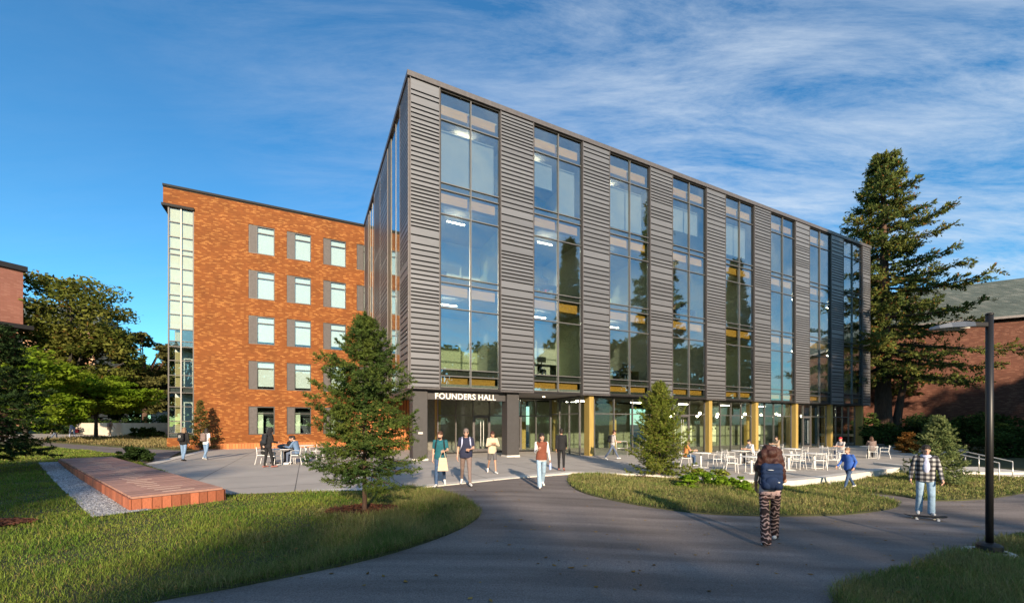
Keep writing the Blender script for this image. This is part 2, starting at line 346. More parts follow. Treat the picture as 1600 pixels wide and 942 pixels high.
# saw-cut joints of the paving
jm = MB()
d1 = Vector((0.895, 0.446)); d2 = Vector((-0.446, 0.895)); CO = Vector((-5.23, 21.0))
M_joint = pmat('paving_joint', (0.12, 0.115, 0.11), 0.9)
def uvw(u, v): p = CO+d1*u+d2*v; return (p.x, p.y)
def in_poly(x, y, poly):
    c = False; n = len(poly); j = n-1
    for i in range(n):
        xi, yi = poly[i][0], poly[i][1]; xj, yj = poly[j][0], poly[j][1]
        if (yi > y) != (yj > y) and x < (xj-xi)*(y-yi)/(yj-yi)+xi: c = not c
        j = i
    return c
def joint_line(a, b):
    a = Vector(a); b = Vector(b); n = int((b-a).length/0.5); d = (b-a).normalized(); q = Vector((-d.y, d.x))*0.012
    for k in range(n):
        p, r = a+(b-a)*k/n, a+(b-a)*(k+1)/n; m = (p+r)/2
        if not in_poly(m.x, m.y, terr): continue
        z = lambda t: ph(t.x, t.y)+0.004
        jm.poly([(p-q).to_3d()+Vector((0, 0, z(p))), (r-q).to_3d()+Vector((0, 0, z(r))), (r+q).to_3d()+Vector((0, 0, z(r))), (p+q).to_3d()+Vector((0, 0, z(p)))])
for v in range(-12, 18, 3): joint_line(uvw(-22, v-0.5), uvw(46, v-0.5))
for u in range(-20, 46, 3): joint_line(uvw(u, -14), uvw(u, 17))
tag(jm.build('paving_joints', M_joint), kind='structure')

# lawns, raised a little over the path
lawn_left = smooth_poly([(-30, 1.5), (-12, 1.6), (-5.6, 3.4)]+[g2(*p) for p in [(250, 940), (400, 913), (590, 872), (700, 836), (744, 812), (748, 797), (722, 783), (680, 771)]], 5)+[g2(640, 764), g2(480, 770), g2(352, 774), g2(300, 753), g2(226, 727), g2(204, 713), g2(130, 703.5), g2(60, 697.5), (-38, 22), (-40, 5)]
island = smooth_poly([g2(*p) for p in [(892, 743), (887, 752), (905, 768), (960, 783), (1050, 798), (1150, 806), (1300, 806), (1385, 797), (1404, 789), (1385, 780), (1330, 768), (1280, 757), (1235, 753), (1180, 752), (1100, 748), (1000, 742), (940, 738), (892, 743)]], 4)[:-1]
lawn_right = smooth_poly([g2(*p) for p in [(1300, 945), (1312, 925), (1345, 909), (1420, 888), (1500, 867), (1600, 836)]], 4)+[(13, 7.5), (22, 9.5), (24, 2), (4.5, 2)]
verge = smooth_poly([g2(*p) for p in [(1288, 747), (1312, 765), (1400, 775), (1460, 783), (1540, 780), (1600, 771)]], 4)+[(24, 15), (30, 17.5), (27, 21), g2(1600, 747), g2(1500, 744), g2(1430, 740), g2(1340, 744)]
bed_far = smooth_poly([g2(*p) for p in [(62, 689.5), (180, 697.5), (282, 702.5)]], 3)+[g2(334, 698), g2(300, 688), g2(280, 680), g2(170, 683.5), g2(70, 688)]
for nm, pl, off in (('lawn', lawn_left, 0.035), ('lawn', island, 0.04), ('lawn', lawn_right, 0.04), ('lawn', verge, 0.05), ('planting_bed', bed_far, 0.03)):
    sheet(nm, pl, off, M_soil, skirt=0.08)
far_lawn = sheet('far_lawn', [(-90, 20), (-42, 20), (-40, 30), (-46, 40), (-30, 44), (-30, 90), (-90, 90)], 0.01, pmat('far_grass', (0.07, 0.10, 0.03), 0.95, var=0.4, scale=1.0, bump=0.5, coord='Position'))

# gravel strip beside the bench, mulch rings at the trees
bA, bB = Vector((-8.32, 8.99)), Vector((-20.8, 18.9)); bd = (bB-bA).normalized(); bn = Vector((-bd.y, bd.x))
if bn.x > 0: bn = -bn
gravel_poly = [bA-bd*0.25-bn*0.3, bA-bd*0.25+bn*0.62, bB+bn*0.62+bd*0.1, bB-bn*0.3+bd*0.1]
sheet('gravel_bed', gravel_poly, 0.06, M_gravel)
def ring_poly(c, rx, ry, n=18, jit=0.12):
    return [(c[0]+rx*(1+random.uniform(-jit, jit))*math.cos(2*math.pi*k/n), c[1]+ry*(1+random.uniform(-jit, jit))*math.sin(2*math.pi*k/n)) for k in range(n)]
sp1 = at(570, 802); sp2 = at(1030, 747); sp3 = at(1466, 757)
mulch_polys = [ring_poly((sp1.x, sp1.y+0.05), 0.8, 0.62), ring_poly((sp2.x+0.05, sp2.y), 1.2, 0.7), ring_poly(g2(0, 822), 0.62, 0.32), ring_poly((sp3.x, sp3.y), 0.7, 0.5)]
M_chip = pmat('bark_chip', (0.14, 0.048, 0.02), 0.9, var=0.5, scale=8, island=0.5)
for pl in mulch_polys:
    sheet('mulch_bed', pl, 0.075, M_mulch)
    xs = [p[0] for p in pl]; ys = [p[1] for p in pl]; V = []; Fc = []
    for k in range(900):
        x, y = random.uniform(min(xs), max(xs)), random.uniform(min(ys), max(ys))
        if not in_poly(x, y, pl): continue
        a = random.uniform(0, 6.28); l = random.uniform(0.025, 0.06); w = l*0.35; z = gh(x, y)+0.078+random.uniform(0, 0.02); t = random.uniform(-0.015, 0.015)
        ca, sa = math.cos(a), math.sin(a); n = len(V)
        V += [(x+ca*l-sa*w, y+sa*l+ca*w, z+t), (x-ca*l-sa*w, y-sa*l+ca*w, z-t), (x-ca*l+sa*w, y-sa*l-ca*w, z-t+0.008), (x+ca*l+sa*w, y+sa*l-ca*w, z+t+0.008)]; Fc.append((n, n+1, n+2, n+3))
    o = bpy.data.objects.new('bark_chips', np_mesh('bark_chips', np.array(V), np.array(Fc), M_chip)); link(o)
    tag(o, 'red brown bark chips spread in the mulch bed', 'mulch', kind='stuff')
# loose stones
V = []; Fc = []
gp = [(p.x, p.y) for p in gravel_poly]
for k in range(16000):
    t = random.random()**1.4; s = random.uniform(-0.25, 0.62); p = bA+bd*(t*16.2-0.2)+bn*s
    if not in_poly(p.x, p.y, gp): continue
    r = random.uniform(0.012, 0.03); z = gh(p.x, p.y)+0.062; a = random.uniform(0, 6.28); n = len(V)
    for q in range(3): V.append((p.x+r*math.cos(a+q*2.09), p.y+r*math.sin(a+q*2.09), z))
    V.append((p.x+r*random.uniform(-.4, .4), p.y+r*random.uniform(-.4, .4), z+r*random.uniform(0.5, 1.0)))
    Fc += [(n, n+1, n+3), (n+1, n+2, n+3), (n+2, n, n+3)]
o = bpy.data.objects.new('gravel_stones', np_mesh('gravel_stones', np.array(V), np.array(Fc), pmat('stone_chip', (0.36, 0.36, 0.37), 0.85, var=0.2, scale=3, island=0.5))); link(o)
tag(o, 'loose grey stones of the gravel strip along the bench', 'gravel', kind='stuff')

# ------------------------------------------------------------------ grass blades
M_lawn = leafmat('lawn_grass', (0.12, 0.205, 0.034), (0.22, 0.27, 0.05), 0.35, 0.9, 0.4, tint=(0.28, 0.23, 0.09), tint_amt=0.14)
M_meadow = leafmat('meadow_grass', (0.16, 0.22, 0.055), (0.30, 0.29, 0.11), 0.35, 0.8, 0.4, tint=(0.34, 0.27, 0.13), tint_amt=0.20)
M_straw = leafmat('straw_grass', (0.20, 0.18, 0.065), (0.30, 0.25, 0.11), 0.3, 0.8, 0.4, tint=(0.36, 0.28, 0.14), tint_amt=0.3)
def pip(X, Y, poly):
    c = np.zeros(len(X), bool); n = len(poly); j = n-1
    for i in range(n):
        xi, yi = poly[i][0], poly[i][1]; xj, yj = poly[j][0], poly[j][1]
        if yi != yj: c ^= ((yi > Y) != (yj > Y)) & (X < (xj-xi)*(Y-yi)/(yj-yi)+xi)
        j = i
    return c
ghv = np.vectorize(gh)
def grass(name, label, poly, n, length, width, mat, off=0.035, near=4.0, excl=(), seed=1, lean=0.45, fall=1.5, clump=0.0, keep=None):
    r = np.random.default_rng(seed); xs = [p[0] for p in poly]; ys = [p[1] for p in poly]
    X = np.empty(0); Y = np.empty(0); tries = 0
    while len(X) < n and tries < 60:
        x = r.uniform(min(xs), max(xs), n*3); y = r.uniform(min(ys), max(ys), n*3)
        d = np.hypot(x, y); k = pip(x, y, poly) & (r.random(n*3) < (near/np.maximum(d, near))**fall) & (np.abs(x) < 1.4*np.maximum(y, 0)+1.5)
        for e in excl: k &= ~pip(x, y, e)
        if clump: k &= (np.sin(x*7.1+np.sin(y*3.3))*np.sin(y*8.3+np.sin(x*4.1)) > r.uniform(-1, 1.0, n*3)*clump-0.2)
        if keep is not None: k &= keep(x, y, r)
        X = np.concatenate([X, x[k]]); Y = np.concatenate([Y, y[k]]); tries += 1
    X = X[:n]; Y = Y[:n]; n = len(X); X = X+r.normal(0, 0.035, n); Y = Y+r.normal(0, 0.035, n)
    d = np.hypot(X, Y); wsc = np.clip(d/7.0, 1, 6)
    Lb = length*r.uniform(0.55, 1.3, n)*(1+0.35*np.sin(X*2.1+1.3*np.sin(Y*1.7))); W = width*r.uniform(0.7, 1.3, n)*wsc
    a = r.uniform(0, 2*np.pi, n); b = r.uniform(0, 2*np.pi, n); ln = Lb*r.uniform(0.05, lean*1.6, n)
    Z = ghv(X, Y)+off-0.01
    V = np.empty((n, 4, 3))
    dx, dy = np.cos(a)*W/2, np.sin(a)*W/2; lx, ly = np.cos(b)*ln, np.sin(b)*ln
    V[:, 0] = np.stack([X, Y, Z], 1); V[:, 1] = np.stack([X+dx+lx*.3, Y+dy+ly*.3, Z+Lb*0.5], 1)
    V[:, 2] = np.stack([X+lx, Y+ly, Z+np.sqrt(np.maximum(Lb**2-ln**2, (0.3*Lb)**2))], 1); V[:, 3] = np.stack([X-dx+lx*.3, Y-dy+ly*.3, Z+Lb*0.5], 1)
    Fq = np.arange(n*4).reshape(n, 4)
    o = bpy.data.objects.new(name, np_mesh(name, V.reshape(-1, 3), Fq, mat)); link(o); return tag(o, label, 'grass', kind='stuff')
bench_poly = [tuple(bA-bd*0.28+bn*0.05), tuple(bA-bn*1.85-bd*0.28), tuple(bB-bn*1.75), tuple(bB+bn*0.05)]
ex = [gp, bench_poly, terr]+mulch_polys
def meadow_side(x, y, r): return r.random(len(x)) < np.clip((x+4.3)/2.2+0.25*np.sin(y*3), 0.0, 1)
def lawn_side(x, y, r): return r.random(len(x)) > np.clip((x+3.8)/2.2, 0.0, 0.9)
grass('lawn_blades', 'short green mown grass of the lawn round the bench', lawn_left, 125000, 0.075, 0.0065, M_lawn, 0.035, 5.0, ex, 1, keep=lawn_side, fall=1.25)
grass('meadow_blades', 'long green and straw coloured grass under the young spruce by the path', lawn_left, 54000, 0.15, 0.006, M_meadow, 0.035, 7.0, ex, 2, lean=0.7, fall=1.0, keep=meadow_side)
grass('island_blades', 'long grass on the lawn island between path and terrace', island, 58000, 0.13, 0.006, M_meadow, 0.04, 9.0, ex, 3, lean=0.7, fall=1.0)
grass('corner_blades', 'long grass round the foot of the lamp post', lawn_right, 60000, 0.17, 0.006, M_meadow, 0.04, 4.0, [], 4, lean=0.75, fall=1.3)
grass('verge_blades', 'yellowing grass verge below the steps', verge, 30000, 0.12, 0.006, M_meadow, 0.05, 10.0, ex, 5, lean=0.7, fall=1.0)
grass('bed_blades', 'straw brown ornamental grass in the bed by the brick building', bed_far, 20000, 0.30, 0.006, M_straw, 0.03, 20, ex, 6, lean=0.8, fall=1.0)

# a few fallen leaves on path and lawns
V = []; Fc = []; random.seed(77)
while len(Fc) < 420:
    y = random.uniform(4, 15); x = random.uniform(-0.9*y, 1.25*y); e = max(0.0, 1-abs(((x*0.9+y*1.7) % 3.1)-1.2)/1.6)
    if random.random() > e or in_poly(x, y, terr): continue
    a_ = random.uniform(0, 6.28); l = random.uniform(0.02, 0.045); w = l*random.uniform(0.4, 0.7); ca, sa = math.cos(a_), math.sin(a_); n = len(V)
    on = any(in_poly(x, y, q) for q in (lawn_left, island, lawn_right)); z = gh(x, y)+(0.10 if on else 0.018)
    V += [(x+ca*l, y+sa*l, z+random.uniform(0, .012)), (x-sa*w, y+ca*w, z), (x-ca*l, y-sa*l, z+random.uniform(0, .012)), (x+sa*w, y-ca*w, z+0.004)]; Fc.append((n, n+1, n+2, n+3))
o = bpy.data.objects.new('fallen_leaves', np_mesh('fallen_leaves', np.array(V), np.array(Fc), leafmat('dry_leaf', (0.22, 0.11, 0.03), (0.32, 0.22, 0.07), 0.2, 3.0, 0.5))); link(o)
tag(o, 'small dry leaves fallen on the path and lawn', 'leaves', kind='stuff')
random.seed(8)

# ================================================================== the hall: dark metal panels and tall glass bays
M_metal = pmat('zinc_panel', (0.170, 0.172, 0.182), 0.42, metal=0.35, var=0.10, scale=0.8, rand=0.10, stretch=(1, 1, 4), bump=0.05, bscale=3)
M_groove = pmat('dark_groove', (0.018, 0.017, 0.017), 0.8)
M_frame = pmat('black_frame', (0.032, 0.030, 0.030), 0.45, metal=0.3, var=0.1)
M_coping = pmat('coping_metal', (0.12, 0.11, 0.11), 0.45, metal=0.3)
M_column = pmat('charcoal_column', (0.055, 0.052, 0.052), 0.55, var=0.1, bump=0.05)
M_wood = pmat('glulam', (0.66, 0.32, 0.06), 0.55, var=0.22, scale=3, stretch=(0.4, 4, 8), rand=0.06)
M_yellow = pmat('yellow_timber', (0.36, 0.255, 0.075), 0.5, var=0.18, scale=2.5, stretch=(8, 8, 0.5), rand=0.06)
M_slab = pmat('slab_edge', (0.06, 0.06, 0.058), 0.7)
M_ceil = pmat('interior_ceiling', (0.48, 0.44, 0.38), 0.9)
M_iwall = pmat('interior_wall', (0.62, 0.66, 0.46), 0.9, var=0.06)
M_iwall2 = pmat('interior_wall_white', (0.68, 0.68, 0.62), 0.9, var=0.05)
M_ifloor = pmat('interior_floor', (0.22, 0.20, 0.17), 0.7)
M_blind = pmat('roller_blind', (0.33, 0.335, 0.39), 0.85, var=0.04)
M_glass = glassmat('facade_glass', 0.24, (0.86, 0.92, 0.88))
M_glass_d = glassmat('storefront_glass', 0.05, (0.90, 0.94, 0.91))
M_glass_b = glassmat('brick_window_glass', 0.10, (0.86, 0.92, 0.92))
M_mull = pmat('mullion', (0.15, 0.145, 0.14), 0.45, metal=0.4)
M_soffit = pmat('soffit', (0.36, 0.34, 0.33), 0.8, var=0.05)
RZ = math.atan2(0.446, 0.895)
hall = empty('hall_building', (CO.x, CO.y, 0), RZ, 'modern hall with dark slatted metal panels, tall glass bays and lettering over the entrance', 'building')
TOP, BOT = 19.88, 3.78
SILL = [(19.55, 18.05), (18.05, 14.72), (14.36, 13.07), (13.07, 9.80), (9.46, 8.12), (8.12, 4.86), (4.50, 3.92)]
unit_box = MB().box(0, 1, 0, 1, 0, 1).mesh('slat', M_metal)
unit_fine = MB().box(0, 1, 0, 1, 0, 1).mesh('transom', M_frame)
unit_mull = MB().box(0, 1, 0, 1, 0, 1).mesh('mullion', M_mull)
def ubox(name, me, parent, x0, x1, y0, y1, z0, z1):
    return obj_mesh(name, me, parent, (x0, y0, z0), (0, 0, 0), (x1-x0, y1-y0, z1-z0))
n_slat = [0]
def slat_rows(z0, z1):
    z = z0; rows = []
    while z < z1-0.1:
        run = random.choice((1, 2, 2, 3, 3, 4, 5)); h = random.choice((0.11, 0.13, 0.16, 0.16, 0.2, 0.27, 0.36))
        if h > 0.3: run = min(run, 2)
        for _ in range(run):
            g = 0.08; e = min(z+h, z1); rows.append((z, e)); z = e+g
            if z >= z1-0.1: break
    if rows: rows[-1] = (rows[-1][0], z1)
    return rows
def panel(a0, a1, side=False, split=True):
    """slatted metal panel; side=True lies on the plane u=0, else on v=0"""
    p = MB()
    if side: p.box(-0.0, 0.12, a0, a1, BOT, TOP-0.28)
    else: p.box(a0, a1, 0.0, 0.12, BOT, TOP-0.28)
    po = p.build('metal_panel', M_groove, hall)
    fr = MB()
    for e in (a0, a1-0.05):
        if side: fr.box(-0.085, 0.03, e, e+0.05, BOT-0.02, TOP-0.26)
        else: fr.box(e, e+0.05, -0.10, 0.03, BOT-0.02, TOP-0.26)
    if side: fr.box(-0.10, 0.03, a0+0.051, a1-0.051, BOT-0.02, BOT+0.05)
    else: fr.box(a0+0.051, a1-0.051, -0.10, 0.03, BOT-0.02, BOT+0.05)
    fr.build('panel_edge', M_coping, po)
    rows = slat_rows(BOT+0.09, TOP-0.32)
    if split:
        for (z0, z1) in rows:
            if side: ubox('slat', unit_box, po, -0.075, 0.02, a0+0.052, a1-0.052, z0, z1)
            else: ubox('slat', unit_box, po, a0+0.052, a1-0.052, -0.075, 0.02, z0, z1)
            n_slat[0] += 1
    else:
        s = MB()
        for (z0, z1) in rows:
            if side: s.box(-0.075, 0.02, a0+0.052, a1-0.052, z0, z1)
            else: s.box(a0+0.052, a1-0.052, -0.075, 0.02, z0, z1)
        tag(s.build('slat_field', M_metal, po), kind='stuff')
def pane(parent, x0, x1, z0, z1, side=False, y=0.06, mat=None, name='pane'):
    t = 0.018; cx, cz = (x0+x1)/2, (z0+z1)/2; w, h = (x1-x0)/2, (z1-z0)/2
    if side: m = MB().box(-t/2, t/2, -w, w, -h, h); o = m.build(name, mat or M_glass, parent, (y, cx, cz))
    else: m = MB().box(-w, w, -t/2, t/2, -h, h); o = m.build(name, mat or M_glass, parent, (cx, y, cz))
    o.rotation_euler = (random.uniform(-1, 1)*R(0.10), 0, random.uniform(-1, 1)*R(0.10)) if not side else (0, random.uniform(-1, 1)*R(0.1), random.uniform(-1, 1)*R(0.1))
    return o
def bay(u0, u1):
    fr = MB()
    fr.box(u0+0.002, u0+0.07, -0.02, 0.14, BOT, 19.6); fr.box(u1-0.07, u1-0.002, -0.02, 0.14, BOT, 19.6)
    fr.box(u0+0.0705, u1-0.0705, -0.02, 0.14, 19.53, 19.6); fr.box(u0+0.0705, u1-0.0705, -0.02, 0.14, BOT, BOT+0.12)
    b = fr.build('window_bay', M_frame, hall)
    um = (u0+u1)/2
    ubox('mullion', unit_mull, b, um-0.03, um+0.03, -0.03, 0.10, BOT+0.121, 19.529)
    for z in (18.05, 14.72, 14.36, 13.07, 9.80, 9.46, 8.12, 4.86, 4.50):
        for a, c in ((u0+0.071, um-0.031), (um+0.031, u1-0.071)): ubox('transom', unit_mull, b, a, c, -0.01, 0.09, z-0.025, z+0.025)
    for (z1, z0) in SILL+[(14.72, 14.36), (9.80, 9.46), (4.86, 4.50)]:
        for a, c in ((u0+0.07, um-0.03), (um+0.03, u1-0.07)): pane(b, a, c, z0+0.02, z1-0.02)
    # glulam edge beams seen behind the glass at each floor
    for z in (4.50, 9.40, 14.30, 19.0):
        for a, c in ((u0+0.12, um-0.12), (um+0.02, u1-0.22)):
            MB().box(a, c, 0.20, 0.45, z-0.56, z-0.06).build('edge_beam', M_wood, b)
U0, PER, WW = 1.58, 5.66, 3.50
starts = [U0+PER*i for i in range(8)]; LEN = 46.2
prev = 0.0
for i, s in enumerate(starts):
    panel(prev, s, split=(i < 4)); bay(s, s+WW); prev = s+WW
panel(prev, LEN, split=False)
# left side, seen at a glancing angle
panel(0.002, 2.1, True, True); panel(6.0, 9.0, True, False); panel(9.01, 11.9, True, False); panel(15.2, 17.7, True, False)
def side_bay(v0, v1):
    fr = MB(); fr.box(-0.02, 0.12, v0, v0+0.06, BOT, 19.6); fr.box(-0.02, 0.12, v1-0.06, v1, BOT, 19.6)
    b = fr.build('side_window_bay', M_frame, hall); vm = (v0+v1)/2
    ubox('mullion', unit_mull, b, -0.04, 0.1, vm-0.03, vm+0.03, BOT, 19.6)
    for (z1, z0) in ((19.55, 14.72), (14.70, 9.80), (9.78, 4.86), (4.84, BOT)):
        for a, c in ((v0+0.06, vm-0.03), (vm+0.03, v1-0.06)): pane(b, a, c, z0, z1, True, -0.012)
side_bay(2.1, 4.9); side_bay(11.9, 14.4)
for v0, v1 in ((4.9, 6.0), (14.4, 15.2)):
    MB().box(-0.05, 0.1, v0+0.003, v1-0.003, BOT, 19.6).build('fin', pmat('shaded_fin', (0.15, 0.125, 0.085), 0.45, metal=0.3), hall)  # beige fin, its colour darkened to stand in for shade on this side
# roof, coping, floors, back walls
MB().box(-0.14, LEN+0.12, -0.14, 0.3, TOP-0.27, TOP).box(-0.14, 0.3, 0.301, 17.7, TOP-0.27, TOP).build('coping', M_coping, hall)
MB().box(0.05, LEN, 0.31, 17.6, TOP-0.30, TOP-0.1).build('roof', M_slab, hall)
for z in (4.86, 9.80, 14.72):
    MB().box(0.13, LEN-0.1, 0.15, 17.0, z-0.34, z-0.02).build('floor_slab', M_slab, hall)
    MB().box(0.14, LEN-0.2, 0.7, 16.9, z-0.02, z).build('floor_finish', M_ifloor, hall)
    MB().box(0.14, LEN-0.2, 0.62, 16.9, z-0.38, z-0.342).build('ceiling', M_ceil, hall)
MB().box(0.14, LEN-0.2, 0.62, 16.9, 19.2, 19.3).build('ceiling', M_ceil, hall)
MB().box(0.13, LEN, 17.1, 17.6, 3.8, 19.5).build('back_wall', M_groove, hall)
MB().box(LEN-0.08, LEN+0.1, 0.13, 17.6, BOT, TOP-0.28).build('end_wall', M_coping, hall)
for lv, z in enumerate((4.86, 9.80, 14.72)):
    for i in range(8):
        depth = [6.0, 4.6, 7.2, 5.5, 6.5, 5.2, 6.0, 6.0][(i+lv*3) % 8]; s = starts[i]-1.0
        MB().box(s, s+PER-0.15, depth, depth+0.12, z+0.003, z+4.3).build('partition', (M_iwall, M_iwall2, M_iwall)[(i+lv) % 3], hall)
        MB().box(s+PER-0.14, s+PER-0.02, 0.9, depth+0.1, z+0.003, z+4.3).build('partition', (M_iwall2, M_iwall, M_iwall2)[(i+lv) % 3], hall)
        if (i+lv) % 2: MB().box(s+2.2, s+3.1, depth-0.04, depth-0.003, z+0.004, z+2.3).build('interior_door', M_slab, hall)
M_linear = pmat('linear_light', (0.9, 0.9, 0.85), 0.5, emit=((1.0, 0.88, 0.68), 10.0))
for lv, z in enumerate((8.95, 13.87, 19.0)):
    for i in range(8):
        if (lv == 2 and i > 2): continue
        for dv in (2.2,): MB().box(starts[i]+0.6+0.5*((i+lv) % 3), starts[i]+1.7+0.5*((i+lv) % 3), dv, dv+0.07, z-0.05, z).build('linear_light', M_linear, hall)
for u in np.arange(14.0, 45, 5.6): MB().box(u, u+1.2, 5.2, 5.3, BOT-0.09, BOT-0.025).build('linear_light', M_linear, hall)  # ground floor strips added to brighten the rooms behind the glass
for u in (6.8,): MB().box(u, u+1.4, 6.6, 6.7, BOT-0.09, BOT-0.025).build('linear_light', M_linear, hall)  # strip added to lift the dark lobby
# roller blinds drawn on the top floor
for i, cover in ((0, (17.95, 14.85)), (1, (17.95, 16.4)), (1, (17.95, 14.9)), (2, (17.95, 15.2)), (3, (17.95, 16.2)), (4, (17.95, 15.5))):
    if i == 1 and cover[1] > 16: a, c = starts[i]+0.1, starts[i]+1.7
    elif i == 1: a, c = starts[i]+2.2, starts[i]+WW-0.12
    else: a, c = starts[i]+0.1, starts[i]+WW-0.1
    MB().box(a, c, 0.66, 0.68, cover[1], cover[0]).build('roller_blind', M_blind, hall)
# ground floor: soffit, columns, storefront
MB().box(0.05, 11.3, 0.12, 10.2, BOT-0.02, BOT+0.3).build('soffit', M_soffit, hall)
MB().box(11.31, LEN-0.1, 0.12, 6.0, BOT-0.02, BOT+0.3).build('ground_ceiling', M_slab, hall)
fas = MB().box(0.9, 5.62, 0.42, 0.6, 3.26, BOT-0.021).build('sign_fascia', M_column, hall)
for u in (0.22, 5.66):
    c = MB().box(u, u+0.78, 0.25, 1.0, 0.13, BOT-0.021).build('entrance_column', M_column, hall, bevel=0.015)
    MB().box(u-0.03, u+0.81, 0.22, 1.03, -0.3, 0.13).build('column_base', M_curb, c)
    if u < 1: MB().box(u+0.28, u+0.52, 0.20, 0.249, 1.42, 1.52).build('plate', M_curb, c)
fc = bpy.data.curves.new('sign_lettering', 'FONT'); fc.body = 'FOUNDERS HALL'; fc.size = 0.43; fc.extrude = 0.025; fc.offset = 0.008; fc.space_character = 1.06; fc.align_x = 'LEFT'
fo = bpy.data.objects.new('tmp_text', fc); COL.objects.link(fo); dg = bpy.context.evaluated_depsgraph_get()
tm = bpy.data.meshes.new_from_object(fo.evaluated_get(dg)); bpy.data.objects.remove(fo)
tm.materials.clear(); tm.materials.append(pmat('sign_letter', (0.80, 0.78, 0.72), 0.5, var=0.03))
xs = [v.co.x for v in tm.vertices]; wtxt = max(xs)-min(xs)
lt = obj_mesh('sign_lettering', tm, fas, (1.42, 0.39, 3.30), (R(90), 0, 0), (3.55/wtxt, 1.0, 1))
# storefront
def front(u0, u1, v, n, z0=-0.28, z1=BOT-0.022, tr=2.62, ax='u', mat=None, doors=()):
    fr = MB(); root = None
    def bx(m, a0, a1, b0, b1, c0, c1):
        if ax == 'u': m.box(a0, a1, v+b0, v+b1, c0, c1)
        else: m.box(v+b0, v+b1, a0, a1, c0, c1)
    bx(fr, u0, u1, -0.05, 0.06, z0, z0+0.10); bx(fr, u0, u1, -0.05, 0.06, z1-0.08, z1)
    root = fr.build('storefront', M_frame, hall); w = (u1-u0)/n
    for k in range(n+1):
        m = MB(); a = u0+k*w; bx(m, a-0.03, a+0.03, -0.07, 0.06, z0+0.101, z1-0.081); m.build('mullion', M_mull, root)
    for k in range(n):
        a, c = u0+k*w+0.031, u0+(k+1)*w-0.031
        m = MB(); bx(m, a, c, -0.04, 0.05, tr-0.03, tr+0.03); m.build('transom', M_mull, root)
        pane(root, a, c, tr+0.031, z1-0.082, ax != 'u', v, mat or M_glass_d); d = None
        if k in doors:
            d = MB(); bx(d, a+0.002, a+0.09, -0.06, 0.04, z0+0.102, tr-0.031); bx(d, c-0.09, c-0.002, -0.06, 0.04, z0+0.102, tr-0.031); bx(d, a+0.091, c-0.091, -0.06, 0.04, tr-0.15, tr-0.031); bx(d, a+0.091, c-0.091, -0.06, 0.04, z0+0.102, z0+0.28)
            do = d.build('door', M_coping, root); hd = MB(); q = (a+c)/2
            for e in (q-0.10, q+0.10):
                if ax == 'u': hd.tube([(e, v-0.14, z0+0.45), (e, v-0.14, tr-0.35)], 0.02)
            hd.build('handle', pmat('steel', (0.75, 0.74, 0.72), 0.3, metal=0.8), do)
        pane(root, a, c, z0+0.11, tr-0.032, ax != 'u', v, mat or M_glass_d)
    return root
front(12.1, 17.0, 0.55, 3); front(17.55, 22.6, 0.55, 3, doors=(1,)); front(23.1, 28.2, 0.55, 4); front(28.7, 33.8, 0.55, 4); front(34.3, 39.4, 0.55, 4, doors=(1,)); front(39.9, 44.6, 0.55, 4); front(45.1, LEN-0.1, 0.55, 1)
front(2.7, 11.0, 4.2, 7, z0=0.03, tr=2.5, doors=(2, 4)); front(0.62, 4.13, 11.03, 3, z0=-0.2, ax='v')
for i in range(7):
    u = 11.42+5.6*i
    MB().box(u, u+0.35, 0.13, 0.70, -0.3, BOT-0.022).build('timber_column', M_yellow, hall, bevel=0.012)
    MB().box(u+0.05, u+0.45, 4.6, 5.0, -0.3, BOT-0.022).build('timber_column', M_yellow, hall, bevel=0.012)
MB().box(11.5, LEN-0.2, 0.7, 9.0, -0.30, -0.20).build('ground_floor', M_ifloor, hall)
MB().box(11.5, 22, 8.0, 8.2, -0.2, BOT-0.03).box(22.3, LEN-0.3, 6.2, 6.4, -0.2, BOT-0.03).build('partition', pmat('cafe_wall', (0.18, 0.20, 0.13), 0.9), hall)
for u in (24.5, 26.6, 30.0, 37.0): MB().box(u, u+1.3, 6.12, 6.19, 0.2, 2.0).build('wall_panel', M_iwall, hall)
MB().box(2.5, 11.2, 8.6, 8.8, 0, BOT-0.03).build('partition', pmat('lobby_wall', (0.20, 0.19, 0.16), 0.9), hall)
for u in (3.4, 8.9, 10.2): MB().box(u, u+0.35, 7.0, 7.35, 0, BOT-0.03).build('timber_post', M_yellow, hall)
# board-clad wall under the overhang
bw = MB().box(-1.9, 2.65, 10.06, 10.2, -0.1, BOT-0.03).build('board_wall', M_groove, hall)
M_board = pmat('orange_board', (0.50, 0.17, 0.05), 0.7, var=0.2, scale=3, stretch=(6, 6, 0.6), rand=0.2)
ub = MB().box(0, 1, 0, 1, 0, 1).mesh('board', M_board)
for k in range(22): ubox('board', ub, bw, -1.88+k*0.205, -1.88+k*0.205+0.165, 10.0, 10.06, -0.05, BOT-0.05)
# soffit lights
for u, v in ((2.5, 2.4), (7.0, 2.4), (9.4, 2.4)):
    MB().lathe([(0.09, 0), (0.09, -0.02)], (u, v, BOT-0.021), 12).build('downlight', pmat('lamp_lens', (0.9, 0.8, 0.6), 0.4, emit=((1, 0.8, 0.55), 3.0)), hall)

